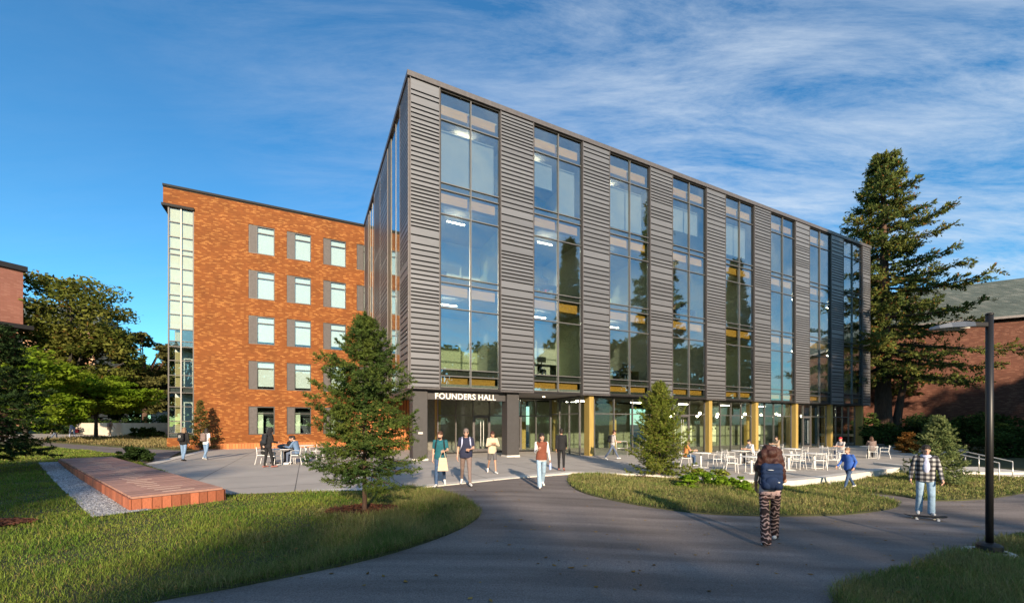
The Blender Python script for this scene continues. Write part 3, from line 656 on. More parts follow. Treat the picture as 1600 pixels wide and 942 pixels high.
# ================================================================== the orange brick wing
M_brick = brickmat('orange_brick', (0.17, 0.050, 0.012), (0.245, 0.078, 0.017), (0.35, 0.145, 0.040), (0.19, 0.075, 0.026), bw=0.24, rh=0.08, patch=0.3)
wing = empty('brick_wing', (CO.x, CO.y, 0), RZ, 'orange brick wing of five storeys with square windows, left of the dark metal hall', 'building')
V0 = 17.82; UL, UR = -13.98, 8.0; GL, GR = -13.98, -12.4; BT = 19.55
WC = [-8.88, -6.19, -3.43, -0.72]; WWID = 1.82; WTOP = 17.97; ROW = 3.65; WH = 2.29
def wall_grid():
    us = sorted(set([GR, UR]+[w for w in WC]+[w+WWID for w in WC])); zs = [-0.3]+sorted([WTOP-ROW*r for r in range(5)]+[WTOP-ROW*r-WH for r in range(5)])+[BT-0.0]
    m = MB()
    for i in range(len(us)-1):
        for j in range(len(zs)-1):
            u0, u1, z0, z1 = us[i], us[i+1], zs[j], zs[j+1]
            hole = any(abs(u0-w) < 1e-6 for w in WC) and any(abs(z1-(WTOP-ROW*r)) < 1e-6 for r in range(5))
            if hole:
                y0, y1 = V0, V0+0.22
                m.poly([(u0, y0, z0), (u0, y0, z1), (u0, y1, z1), (u0, y1, z0)]); m.poly([(u1, y0, z1), (u1, y0, z0), (u1, y1, z0), (u1, y1, z1)])
                m.poly([(u0, y0, z1), (u1, y0, z1), (u1, y1, z1), (u0, y1, z1)]); m.poly([(u0, y0, z0), (u0, y1, z0), (u1, y1, z0), (u1, y0, z0)])
            else: m.poly([(u0, V0, z0), (u1, V0, z0), (u1, V0, z1), (u0, V0, z1)])
    m.box(UL-0.28, GR, V0-0.003, V0+1.8, 18.35, BT)           # brick head over the corner glazing
    m.poly([(GR, V0, -0.3), (GR, V0, 18.35), (GR, V0+0.3, 18.35), (GR, V0+0.3, -0.3)])
    m.poly([(UR, V0, -0.3), (UR, V0+14, -0.3), (UR, V0+14, BT), (UR, V0, BT)])
    m.poly([(UL, V0+1.8, -0.3), (UL, V0+14, -0.3), (UL, V0+14, BT), (UL, V0+1.8, BT)])
    return m.build('wall', M_brick, wing)
wall_grid()
MB().box(UL-0.3, UR, V0-0.10, V0+14, BT+0.08, BT+0.24).build('roof', M_groove, wing)
MB().box(UL-0.28, UR, V0-0.02, V0+0.3, BT+0.002, BT+0.079).build('coping', M_groove, wing)
MB().box(UL-0.36, GR+0.02, V0-0.14, V0+1.8, 18.16, 18.349).build('corner_hood', M_groove, wing)
M_wpanel = pmat('window_side_panel', (0.075, 0.066, 0.066), 0.6, metal=0.0, rand=0.1, stretch=(1, 1, 1))
M_shade = pmat('window_blind', (0.74, 0.74, 0.68), 0.85, var=0.03)
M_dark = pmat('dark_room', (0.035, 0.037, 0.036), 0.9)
for r in range(5):
    for c, w in enumerate(WC):
        z1 = WTOP-ROW*r; z0 = z1-WH; y = V0+0.05
        f = MB(); f.box(w+0.002, w+0.07, y, y+0.14, z0+0.002, z1-0.002).box(w+WWID-0.07, w+WWID-0.002, y, y+0.14, z0+0.002, z1-0.002).box(w+0.071, w+WWID-0.071, y, y+0.14, z1-0.09, z1-0.002).box(w+0.071, w+WWID-0.071, y, y+0.14, z0+0.002, z0+0.08)
        fo = f.build('window', M_frame, wing); m = w+0.58
        MB().box(w+0.071, m-0.03, y+0.01, y+0.10, z0+0.081, z1-0.091).build('side_panel', M_wpanel, fo)
        MB().box(m-0.029, m+0.03, y+0.005, y+0.12, z0+0.081, z1-0.091).box(m+0.031, w+WWID-0.071, y+0.02, y+0.11, z1-0.60, z1-0.53).build('mullion', M_frame, fo)
        pane(fo, m+0.03, w+WWID-0.07, z1-0.53, z1-0.09, False, y+0.07, M_glass_b); pane(fo, m+0.03, w+WWID-0.07, z0+0.08, z1-0.60, False, y+0.07, M_glass_b)
        low = [0.02, 0.02, 0.35, 0.55, 1.6][r]*random.uniform(0.3, 1.1)
        if r < 4: MB().box(m+0.01, w+WWID-0.05, y+0.155, y+0.165, z0+0.06+low, z1-0.05).build('blind', M_shade, fo)
        else: MB().box(m+0.01, m+0.42, y+0.155, y+0.165, z0+0.06, z1-0.5).build('blind', M_iwall, fo)
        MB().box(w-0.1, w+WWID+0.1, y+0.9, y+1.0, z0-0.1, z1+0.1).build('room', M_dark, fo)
# glazed corner
cg = MB(); cg.box(UL, UL+0.08, V0, V0+0.12, 0.9, 18.16).box(GR-0.08, GR-0.002, V0, V0+0.12, 0.9, 18.16)
cgo = cg.build('corner_glazing', M_frame, wing); um = (UL+GR)/2
ubox('mullion', unit_mull, cgo, um-0.04, um+0.04, V0-0.02, V0+0.12, 0.9, 18.16)
zs = []
for r in range(5):
    zt = 18.14-3.46*r; zs += [zt, zt-1.05, zt-2.15, zt-3.05]
zs.append(0.92)
for k in range(len(zs)-1):
    z1, z0 = zs[k], zs[k+1]
    for a, c in ((UL+0.08, um-0.04), (um+0.04, GR-0.08)):
        ubox('transom', unit_fine, cgo, a, c, V0, V0+0.1, z0-0.03, z0+0.03); pane(cgo, a, c, z0+0.03, z1-0.03, False, V0+0.05, M_glass_b)
    if k % 4 == 3: MB().box(UL+0.08, GR-0.08, V0+0.15, V0+1.8, z0+0.0, z1).build('floor_edge', M_slab, cgo)
MB().box(UL+0.02, GR-0.02, V0+1.81, V0+1.95, 0.5, 18.2).build('inner_wall', M_iwall2, cgo)
for a, c in ((UL+0.1, um-0.05), (um+0.05, GR-0.1)): MB().box(a, c, V0+0.125, V0+0.14, 9.0, 18.1).build('inner_blind', pmat('cream_blind', (0.78, 0.64, 0.44), 0.85, var=0.04), cgo)
for zz in (0.95, 4.4, 7.9): MB().box(UL+0.35, UL+0.72, V0+0.4, V0+0.75, zz, zz+3.0).build('timber_post', M_yellow, cgo)
MB().box(UL-0.05, GR+0.0, V0-0.05, V0+1.9, -0.3, 0.9).build('plinth', M_brick, wing)
# low boarded planter bench along the wing
pl = empty('planter_bench', (CO.x, CO.y, 0), RZ, 'long low orange boarded planter edge along the foot of the brick wing', 'planter')
for k in range(60):
    u = -11.2+k*0.2
    ubox('board', ub, pl, u, u+0.185, V0-1.15, V0-1.10, 0.02, 0.42)
MB().box(-11.2, 0.8, V0-1.099, V0-0.75, 0.0, 0.36).build('core', M_groove, pl); MB().box(-11.2, 0.8, V0-1.17, V0-0.75, 0.425, 0.46).build('cap', M_board, pl)
MB().box(-12.2, 0.8, V0-0.749, V0-0.002, 0.0, 0.36).build('soil', M_mulch, pl)

# ================================================================== neighbouring buildings
def local_frame(pA, pB):
    d = Vector((pB[0]-pA[0], pB[1]-pA[1])); return math.atan2(d.y, d.x), d.length
M_rbrick = brickmat('red_brown_brick', (0.105, 0.038, 0.024), (0.15, 0.058, 0.036), (0.19, 0.085, 0.055), (0.10, 0.062, 0.05), bw=0.3, rh=0.09, patch=0.3)  # brick colour darkened to stand in for tree shade on this wall
M_pink = brickmat('dusky_pink_brick', (0.26, 0.105, 0.075), (0.31, 0.13, 0.10), (0.33, 0.15, 0.11), (0.25, 0.12, 0.09), bw=0.25, rh=0.075, patch=0.15)
M_tan = brickmat('tan_brick', (0.42, 0.21, 0.11), (0.55, 0.32, 0.18), (0.60, 0.40, 0.26), (0.45, 0.32, 0.22), bw=0.6, rh=0.2, patch=0.5)
M_stone = pmat('pale_stone', (0.50, 0.44, 0.36), 0.85, var=0.15, scale=1.5)
def slate_mat():
    m = brickmat('slate_roof', (0.07, 0.09, 0.085), (0.105, 0.125, 0.115), (0.13, 0.145, 0.135), (0.05, 0.06, 0.055), bw=0.55, rh=0.30, ms=0.02, patch=0.3); return m
M_slate = slate_mat(); M_tile = pmat('clay_tile', (0.33, 0.17, 0.10), 0.85, var=0.2, scale=2)
# right: brick building with a slate roof
A = Vector((39.0, 52.4)); B = Vector((72.0, 33.3)); rz, ln = local_frame(A, B)
rb = empty('slate_roof_building', (A.x, A.y, -1.0), rz, 'red brown brick building with a grey green slate roof at the right edge', 'building')
MB().box(0, ln, 0, 16, 0, 14.6).build('wall', M_rbrick, rb)
MB().box(-0.1, ln+0.1, -0.12, 0.0, 1.4, 1.75).build('stone_band', M_stone, rb)
MB().poly([(-0.5, -0.6, 14.3), (ln, -0.6, 14.3), (ln, 8, 20.3), (-0.5, 8, 20.3)]).poly([(-0.5, 8, 20.3), (ln, 8, 20.3), (ln, 16.6, 14.3), (-0.5, 16.6, 14.3)]).poly([(-0.5, -0.6, 14.3), (-0.5, 8, 20.3), (-0.5, 16.6, 14.3)]).build('roof', M_slate, rb)
rows_ = MB()
for k in range(20):
    y = -0.6+8.6*k/20; z = 14.3+6*k/20; rows_.box(-0.5, ln, y, y+0.02, z, z+0.05)
tag(rows_.build('slate_course', M_slate, rb), kind='stuff')
MB().box(-0.5, ln, -0.72, -0.601, 14.15, 14.4).build('gutter', M_coping, rb)
gb = empty('gabled_building', (68, 82, -1), R(-30), 'distant tan gable roof showing behind the tall conifer', 'building')
MB().box(-9, 9, 0, 14, 0, 25).build('wall', M_tan, gb)
MB().poly([(-10, -1, 24.5), (10, -1, 24.5), (0, 4, 30.5)]).poly([(-10, -1, 24.5), (0, 4, 30.5), (0, 12, 30.5), (-10, 15, 24.5)]).poly([(10, -1, 24.5), (10, 15, 24.5), (0, 12, 30.5), (0, 4, 30.5)]).build('roof', M_tile, gb)
# left: dusky pink block
A = Vector((-37.5, 14.0)); B = Vector((-29.7, 25.0)); A = B+(Vector((-29.1, 23.4))-B).normalized()*0+Vector((-0.6, -14)); 
A = Vector((-34.0, 15.0)); rz, ln = local_frame(A, B)
KB = 1.68; pb = empty('pink_block', (A.x*KB, A.y*KB, CAMH*(1-KB)), rz, 'dusky pink brick block with a dark roof edge at the left edge', 'building')
MB().box(-8, ln, 0, 12, 7.9, 11.2).box(ln-1.6, ln-0.9, 0, 0.7, 0, 7.9).box(-8, ln-0.02, 1.0, 12, 0, 7.9).build('wall', M_pink, pb)
MB().box(-8, ln+0.15, -0.15, 12, 11.2, 11.5).build('roof_edge', M_frame, pb)
MB().box(-8, ln+0.3, -0.5, 0.9, 7.65, 7.898).build('canopy', M_frame, pb)
for x in (ln-6.2, ln-3.6):
    w = MB().box(x, x+1.5, -0.06, -0.002, 8.9, 10.4).build('window', M_frame, pb); MB().box(x+0.08, x+1.42, -0.08, -0.062, 8.98, 10.32).build('pane', M_glass_b, w)
for x in (ln-5.0, ln-2.6):
    w = MB().box(x, x+1.6, 0.93, 0.998, 4.6, 7.4).build('window', M_frame, pb); MB().box(x+0.08, x+1.52, 0.91, 0.928, 4.7, 7.3).build('pane', M_glass_b, w)
pb.scale = (KB, KB, KB)
# old brick gable far behind the trees on the left
ob = empty('old_brick_building', (-89.5, 82, 0), R(18), 'distant old brick building with a dark pitched roof behind the left trees', 'building')
MB().box(-10, 5, 0, 12, 0, 21.0).build('wall', M_tan, ob)
MB().poly([(-11, -0.6, 20.8), (5.8, -0.6, 20.8), (3.0, 6, 27), (-11, 6, 27)]).poly([(5.8, -0.6, 20.8), (5.8, 12.6, 20.8), (3.0, 6, 27)]).poly([(-11, 12.6, 20.8), (-11, 6, 27), (3.0, 6, 27), (5.8, 12.6, 20.8)]).build('roof', M_slate, ob)
for x in (-7.5, -4.0, 1.0):
    for z in (12.5, 16.8):
        w = MB().box(x, x+1.5, -0.06, 0.0, z, z+2.4).build('window', M_frame, ob); MB().box(x-0.15, x+1.65, -0.1, -0.061, z-0.25, z-0.05).build('sill', M_stone, w)
hb = empty('grey_house', (-53.5, 66, 0), R(8), 'small pale grey house front far behind the olive tree', 'house')
MB().box(-4, 10, 0, 6, 0, 4.8).build('wall', M_stone, hb); MB().poly([(-5, -0.8, 4.7), (11, -0.8, 4.7), (11, 3, 7.2), (-5, 3, 7.2)]).poly([(-5, 6.5, 4.7), (-5, 3, 7.2), (11, 3, 7.2), (11, 6.5, 4.7)]).build('roof', M_slate, hb)
for x in (-1.5, 1.5, 4.5):
    w = MB().box(x, x+1.8, -0.05, 0.0, 2.0, 4.0).build('window', M_frame, hb)
# low pale wall
p0, p1 = atY(62, 46), atY(262, 44); rz, ln = local_frame(p0, p1)
lw_ = tag(MB().box(0, ln, 0, 0.35, -0.6, 1.55).build('garden_wall', M_stone, None, (p0.x, p0.y, p0.z-0.4)), 'low pale stone wall behind the far walkway', 'wall'); lw_.rotation_euler = (0, 0, rz)

# ================================================================== trees
M_bark = pmat('bark', (0.10, 0.060, 0.042), 0.95, var=0.4, scale=4, stretch=(3, 3, 0.5), bump=1.0, bscale=10)
M_bark2 = pmat('grey_bark', (0.065, 0.055, 0.045), 0.95, var=0.35, scale=4, stretch=(3, 3, 0.6), bump=0.8, bscale=8)
L_spruce = leafmat('spruce_needles', (0.055, 0.100, 0.030), (0.125, 0.165, 0.035), 0.3, 1.5, 0.4)
L_spruce2 = leafmat('bright_spruce_needles', (0.14, 0.19, 0.028), (0.22, 0.25, 0.05), 0.3, 2.0, 0.35, tint=(0.26, 0.17, 0.06), tint_amt=0.03)
L_fir = leafmat('silver_fir_needles', (0.15, 0.20, 0.07), (0.25, 0.29, 0.12), 0.3, 2.0, 0.35)
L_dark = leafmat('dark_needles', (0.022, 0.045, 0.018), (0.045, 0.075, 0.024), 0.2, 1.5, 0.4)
L_big = leafmat('old_conifer_needles', (0.075, 0.110, 0.032), (0.16, 0.175, 0.045), 0.3, 0.35, 0.4, tint=(0.28, 0.12, 0.04), tint_amt=0.06)
L_oak = leafmat('oak_leaves', (0.085, 0.110, 0.020), (0.175, 0.175, 0.04), 0.4, 0.4, 0.45, tint=(0.20, 0.12, 0.03), tint_amt=0.05)
L_maple = leafmat('maple_leaves', (0.13, 0.22, 0.015), (0.22, 0.29, 0.03), 0.5, 0.5, 0.4)
L_olive = leafmat('olive_pine_needles', (0.085, 0.090, 0.030), (0.15, 0.14, 0.045), 0.3, 0.4, 0.45)
L_shrub = leafmat('shrub_leaves', (0.035, 0.065, 0.020), (0.075, 0.115, 0.030), 0.3, 1.0, 0.45)
L_lime = leafmat('lime_perennial', (0.13, 0.24, 0.015), (0.20, 0.30, 0.03), 0.4, 2.0, 0.35)
L_rust = leafmat('rust_leaves', (0.24, 0.10, 0.025), (0.33, 0.18, 0.05), 0.3, 2.0, 0.35)

def needle_mesh(name, S, E, nd, nl, nw, mat, r, ang=50, flat=0.0):
    """needles along many twigs S->E (k,3): nd needles of length nl each"""
    k = len(S); t = (np.arange(nd)+0.5)/nd
    D = E-S; Ln = np.linalg.norm(D, axis=1, keepdims=True); D = D/np.maximum(Ln, 1e-6)
    up = np.tile([0, 0, 1.0], (k, 1)); A = np.cross(D, up); A /= np.maximum(np.linalg.norm(A, axis=1, keepdims=True), 1e-6); B = np.cross(A, D)
    th = r.uniform(0, 2*np.pi, (k, nd)); c = np.cos(th)[..., None]; s = np.sin(th)[..., None]*(1-flat)
    P = S[:, None]+(E-S)[:, None]*t[None, :, None]*r.uniform(0.9, 1.05, (k, nd, 1))
    rad = A[:, None]*c+B[:, None]*s
    a = np.radians(ang)*r.uniform(0.6, 1.2, (k, nd, 1)); N = D[:, None]*np.cos(a)+rad*np.sin(a)
    taper = (1.15-0.5*t)[None, :, None]; l = nl*r.uniform(0.7, 1.25, (k, nd, 1))*taper
    W = np.cross(N, rad+0.3*D[:, None]); W /= np.maximum(np.linalg.norm(W, axis=2, keepdims=True), 1e-6); W *= nw*0.5
    V = np.stack([P, P+N*l*0.5+W, P+N*l, P+N*l*0.5-W], 2).reshape(-1, 3)
    n = k*nd; Fq = np.arange(n*4).reshape(n, 4)
    return np_mesh(name, V, Fq, mat)
def conifer(loc, H, Rmax, label, leaf, seed=1, nb=110, twigs=16, twig_len=0.25, nd=12, nl=0.05, nw=0.012, low=0.12, prof=None, jit=(0.62, 1.12), trunk_r=0.06, droop=0.25, up=0.25, ang=50, bark=None, group=None, name='conifer_tree', cat='tree', trunks=None, lop=None, tipup=0.15):
    r = np.random.default_rng(seed); root = empty(name, loc, 0, label, cat, group)
    prof = prof or (lambda t: (1-t)**0.85)
    S = []; E = []; tb = MB()
    for (ox, oy, hh, rr, lx) in (trunks or [(0, 0, H*0.98, trunk_r, 0)]):
        pts = [(ox+lx*q*q+0.02*H*0.1*math.sin(q*9+seed), oy+0.02*H*0.1*math.cos(q*7), -0.25+q*(hh+0.25)) for q in np.linspace(0, 1, 9)]
        tb.tube(pts, [rr*(1.25 if i == 0 else 1)*(1-0.92*i/8) for i in range(9)], 9)
    bm_ = MB()
    for b in range(nb):
        t = low+(1-low)*((b+r.random())/nb)**0.92; z = H*t; az = b*2.39996+r.normal(0, 0.35); L = Rmax*prof(t)*r.uniform(*jit)
        if lop: L *= lop(t, az)
        L = max(L, 0.03*H*0.3); d = np.array([math.cos(az), math.sin(az), 0.0]); e0 = up*(t-0.35)-droop*(1-t)*0.6+r.normal(0, 0.06)
        P = []
        for q in np.linspace(0, 1, 6): P.append(np.array([0, 0, z])+d*L*q+np.array([0, 0, L*(e0*q-droop*q*q*0.5*(1-t)+tipup*q*q*q)]))
        P = np.array(P)
        if L > 0.25*Rmax*0.3: bm_.tube([tuple(p) for p in P], [max(trunk_r*0.28*(1-t*0.8)*(1-0.85*i/5), 0.003) for i in range(6)], 4, cap=False)
        n = max(4, int(twigs*(0.35+0.65*L/Rmax)))
        for k in range(n):
            q = 0.10+0.9*(k+r.random())/n; f = q*5; i = min(int(f), 4); base = P[i]+(P[i+1]-P[i])*(f-i); dirb = P[i+1]-P[i]; dirb = dirb/np.linalg.norm(dirb)
            sd = 1 if k % 2 else -1; side = np.array([-d[1], d[0], 0])*sd
            tl = twig_len*(1.25-0.75*q)*r.uniform(0.6, 1.35)*(0.6+0.4*L/Rmax)
            dr = dirb*r.uniform(0.5, 0.9)+side*r.uniform(0.35, 0.95)+np.array([0, 0, r.normal(0.02-0.25*droop, 0.28)]); dr /= np.linalg.norm(dr)
            S.append(base); E.append(base+dr*tl)
            if tl > twig_len*0.55:
                for _ in range(2):
                    m = base+dr*tl*r.uniform(0.25, 0.7); d3 = dr+side*r.normal(0, 0.8)+np.array([0, 0, r.normal(0, 0.45)]); d3 /= np.linalg.norm(d3); S.append(m); E.append(m+d3*tl*r.uniform(0.35, 0.6))
        S.append(P[-2]); E.append(P[-1]+(P[-1]-P[-2])*0.35)
    S.append(np.array([0, 0, H*0.93])); E.append(np.array([0, 0, H]))
    tr = tb.build('trunk', bark or M_bark, root, smooth=True); bm_.build('limbs', bark or M_bark, tr)
    c = bpy.data.objects.new('crown', needle_mesh('crown', np.array(S), np.array(E), nd, nl, nw, leaf, r, ang)); link(c, root)
    return root
def leafy(loc, H, label, lobes, leaf, n, size, seed=1, trunk_r=0.25, bark=None, name='leafy_tree', cat='tree', group=None, hollow=0.55, flat=1.0, limbs=14, clusters=60):
    """lobes: (x,y,z,rx,ry,rz); leaves gather in clumps so that gaps show between them"""
    r = np.random.default_rng(seed); root = empty(name, loc, 0, label, cat, group); lobes = np.array(lobes, float)
    vol = lobes[:, 3]*lobes[:, 4]*lobes[:, 5]; which = r.choice(len(lobes), clusters, p=vol/vol.sum())
    v = r.normal(size=(clusters, 3)); v /= np.linalg.norm(v, axis=1, keepdims=True); rad = r.uniform(hollow, 1.0, (clusters, 1))**0.6
    C = lobes[which, :3]+v*rad*lobes[which, 3:]; cs = (lobes[which, 3:].mean(1))*r.uniform(0.16, 0.36, clusters)
    w = r.choice(clusters, n, p=(cs**1.5)/(cs**1.5).sum()); o = r.normal(size=(n, 3)); o /= np.linalg.norm(o, axis=1, keepdims=True); o *= r.uniform(0.1, 1, (n, 1))**0.5*np.array([1.25, 1.25, 0.75*flat])
    P = C[w]+o*cs[w][:, None]
    a = r.normal(size=(n, 3)); a[:, 2] *= 0.6; a /= np.linalg.norm(a, axis=1, keepdims=True); b = r.normal(size=(n, 3)); b = np.cross(a, b); b /= np.linalg.norm(b, axis=1, keepdims=True)
    s = size*r.uniform(0.6, 1.4, (n, 1))
    V = np.stack([P-a*s, P+b*s*0.45, P+a*s, P-b*s*0.45], 1).reshape(-1, 3); Fq = np.arange(n*4).reshape(n, 4)
    cr = bpy.data.objects.new('crown', np_mesh('crown', V, Fq, leaf)); link(cr, root)
    if trunk_r:
        tb = MB(); zt = float((C[:, 2]).max()); tb.tube([(0, 0, -0.3), (0.05*trunk_r, 0, H*0.18), (0.3*trunk_r, 0.2*trunk_r, H*0.45), (0, 0, H*0.78)], [trunk_r*1.3, trunk_r, trunk_r*0.75, trunk_r*0.2], 9)
        to = tb.build('trunk', bark or M_bark2, root, smooth=True); lb = MB()
        for k in range(min(limbs, clusters)):
            e = C[k]; z0 = min(H*r.uniform(0.22, 0.55), max(e[2]*0.85, 0.1)); m = (0.5*e[0], 0.5*e[1], z0+(e[2]-z0)*0.62)
            lb.tube([(0, 0, z0), m, tuple(e)], [trunk_r*0.42, trunk_r*0.25, trunk_r*0.06], 5)
        lb.build('limbs', bark or M_bark2, to)
    return root
# young spruce on the left lawn
conifer((sp1.x, sp1.y, sp1.z), 4.25, 1.2, 'young dark spruce with a bare foot standing in mulch on the front lawn', L_spruce, seed=3, nb=165, twigs=24, twig_len=0.31, nd=14, nl=0.062, nw=0.016, low=0.17, trunk_r=0.055, droop=0.35, up=0.35, tipup=0.25, prof=lambda t: float(np.interp(t, [0.1, 0.2, 0.33, 0.5, 0.66, 0.79, 0.89, 0.94, 1.0], [0.55, 0.85, 1.0, 1.0, 0.86, 0.62, 0.34, 0.2, 0.04])), jit=(0.5, 1.15), name='spruce_tree')
# dense young spruce on the island
conifer((sp2.x, sp2.y, sp2.z), 3.85, 1.3, 'dense bright green young spruce on the lawn island before the terrace', L_spruce2, seed=5, nb=190, twigs=18, twig_len=0.28, nd=11, nl=0.07, nw=0.022, low=0.07, trunk_r=0.07, droop=0.15, up=0.6, tipup=0.35, prof=lambda t: (1-t**2.2)**0.9*0.92+0.05, name='spruce_tree')
# small pale fir by the steps
conifer((sp3.x, sp3.y, sp3.z), 2.75, 1.25, 'small pale green fir by the steps on the right', L_fir, seed=8, nb=130, twigs=18, twig_len=0.30, nd=12, nl=0.07, nw=0.022, low=0.05, trunk_r=0.05, droop=0.1, up=0.5, tipup=0.2, name='fir_tree', prof=lambda t: (1-t)**0.75)
q = atY(313, 30.2, ph); conifer((q.x, q.y, 0.2), 3.4, 1.0, 'small olive green spruce against the brick wing', L_olive, seed=11, nb=70, twigs=12, twig_len=0.3, nd=10, nl=0.09, nw=0.035, low=0.05, trunk_r=0.05, droop=0.1, up=0.5, name='spruce_tree')
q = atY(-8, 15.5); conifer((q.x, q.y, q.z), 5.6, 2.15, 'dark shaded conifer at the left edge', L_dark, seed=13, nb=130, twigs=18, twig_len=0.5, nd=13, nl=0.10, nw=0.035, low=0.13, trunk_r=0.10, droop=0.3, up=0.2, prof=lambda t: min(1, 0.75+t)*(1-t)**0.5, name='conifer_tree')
# tall old conifer by the right end of the hall
BIG = dict(leaf=L_big, nb=125, twigs=38, twig_len=1.7, nd=12, nl=0.36, nw=0.12, low=0.22, droop=0.45, up=0.25, tipup=0.2, name='conifer_tree')
def big_lop(t, az):
    k = 1.0
    c = math.cos(az)
    if c > 0.1 and 0.28 < t < 0.62: k *= 1.0+0.45*c
    if c > 0.6 and 0.66 < t < 0.78: k *= 1.55
    if 0.62 < t < 0.68: k *= 0.75
    return k*(0.55+0.65*abs(math.sin(t*33+az*0.5)))
big = conifer((40.2, 44.5, -0.5), 31.5, 9.6, 'tall old conifer with a twin trunk and rusty cones beside the hall', seed=21, trunk_r=0.85, trunks=[(0, 0, 30.8, 0.85, 0), (1.0, -0.4, 13.0, 0.5, 2.6)], lop=big_lop, prof=lambda t: min(1.0, 0.5+1.9*(t-0.1))*(1-t)**0.85*1.35, **BIG)
# conifers beyond the right edge, mirrored in the glass
refl = conifer((34.5, 21.0, -0.5), 33.0, 4.9, 'tallest conifer mirrored black across the middle glass bays', seed=23, trunk_r=0.6, prof=lambda t: (1-t)**0.75, **BIG)
for (x, y, s, rz, lb) in ((40.7, 4.8, 0.98, 1.1, 'conifer mirrored in the second glass bay from the corner'), (44.0, 28.6, 0.74, 2.3, 'conifer mirrored in the fifth glass bay from the corner'), (43.4, -10.6, 0.62, 3.0, 'conifer mirrored at the foot of the corner glass bay')):
    c = copy_tree(refl); c.location = (x, y, -0.5); c.scale = (s, s, s); c.rotation_euler = (0, 0, rz); tag(c, lb, 'tree', 'conifers mirrored in the glass')
refl['group'] = 'conifers mirrored in the glass'
# left-hand trees
q = atY(112, 47); leafy((q.x, q.y, q.z), 16, 'broad green deciduous tree before the old brick building', [(0, 0, 13.2, 5.2, 4.6, 4.6), (2.6, 0, 8.5, 4.2, 4, 3.6), (-3, 0, 9.0, 3.6, 3.6, 4.2), (0.5, -1, 6.0, 4.6, 3.5, 2.6)], L_oak, 22000, 0.22, seed=2, trunk_r=0.4, clusters=150, limbs=40)
q = atY(150, 37.5); leafy((q.x, q.y, q.z), 7, 'light green spreading maple over the far walkway', [(0, 0, 3.9, 4.6, 3.6, 1.5), (-2.8, 0.4, 3.8, 2.9, 2.6, 1.4), (2.5, 0, 3.7, 2.3, 2.4, 1.3), (0, 0, 5.0, 2.6, 2.4, 0.9)], L_maple, 20000, 0.15, seed=4, trunk_r=0.13, clusters=150, flat=0.5, limbs=24)
q = atY(226, 52); leafy((q.x, q.y, q.z), 13, 'olive brown pine left of the glazed brick corner', [(0, 0, 9.8, 3.2, 3.0, 3.4), (-1.5, 0, 6.2, 3.4, 3.2, 3.0), (1.6, 0, 5.6, 3.0, 3, 2.8)], L_olive, 16000, 0.24, seed=6, trunk_r=0.32, clusters=110, flat=0.6, limbs=24, bark=M_bark)
q = atY(40, 31); leafy((q.x, q.y, q.z), 7, 'bushy green tree behind the dark left conifer', [(0, 0, 4.2, 3.3, 2.5, 2.6), (1.5, 0, 2.6, 2.2, 2.2, 1.6)], L_maple, 9000, 0.17, seed=9, trunk_r=0.12, clusters=70)
k = 0
for px_, Y, hgt, wd in ((60, 70, 13, 6), (150, 66, 9, 6), (215, 74, 12, 6), (262, 72, 11, 5), (-20, 60, 12, 6), (290, 85, 9, 6)):
    q = atY(px_, Y); k += 1
    leafy((q.x, q.y, q.z), hgt, ['shadowed background tree at far left behind the bushy tree', 'background tree behind the maple crown', 'background tree right of the old brick building', 'background tree beside the glazed brick corner', 'leftmost background tree behind the pink block', 'background tree hidden by the brick wing'][k-1], [(0, 0, hgt*0.62, wd, wd*0.8, hgt*0.38), (wd*0.4, 0, hgt*0.35, wd*0.7, wd*0.6, hgt*0.28)], L_shrub, 7000, 0.34, seed=30+k, trunk_r=0.3, clusters=70, group='background trees on the left')
k = 0
for px_, Y, hgt, wd in ((85, 43.5, 2.0, 1.9), (120, 47.5, 2.2, 2.4), (160, 47.5, 2.0, 2.2), (200, 47.5, 2.3, 2.4), (225, 42.0, 1.3, 1.4), (236, 42.5, 1.1, 1.3), (252, 47.5, 2.6, 2.6)):
    q = atY(px_, Y); k += 1
    leafy((q.x, q.y, q.z-0.2), hgt, ['dark shrub at the left end of the pale wall', 'shrub behind the pale wall, second from the left', 'shrub behind the pale wall under the maple', 'shrub behind the pale wall right of the maple', 'left of two low shrubs before the pale wall', 'right of two low shrubs before the pale wall', 'shrub behind the pale wall beside the brick corner'][k-1], [(0, 0, hgt*0.5, wd, wd*0.7, hgt*0.5)], L_shrub, 2600, 0.12, seed=50+k, trunk_r=0.06, clusters=30, name='shrub', cat='shrub', group='shrubs along the pale wall', hollow=0.2)
q = at(213, 722); leafy((q.x, q.y, q.z), 0.9, 'small green shrub at the far end of the timber bench', [(0, 0, 0.4, 0.8, 0.6, 0.42)], L_shrub, 2600, 0.07, seed=61, trunk_r=0.03, clusters=24, name='shrub', cat='shrub', hollow=0.2)
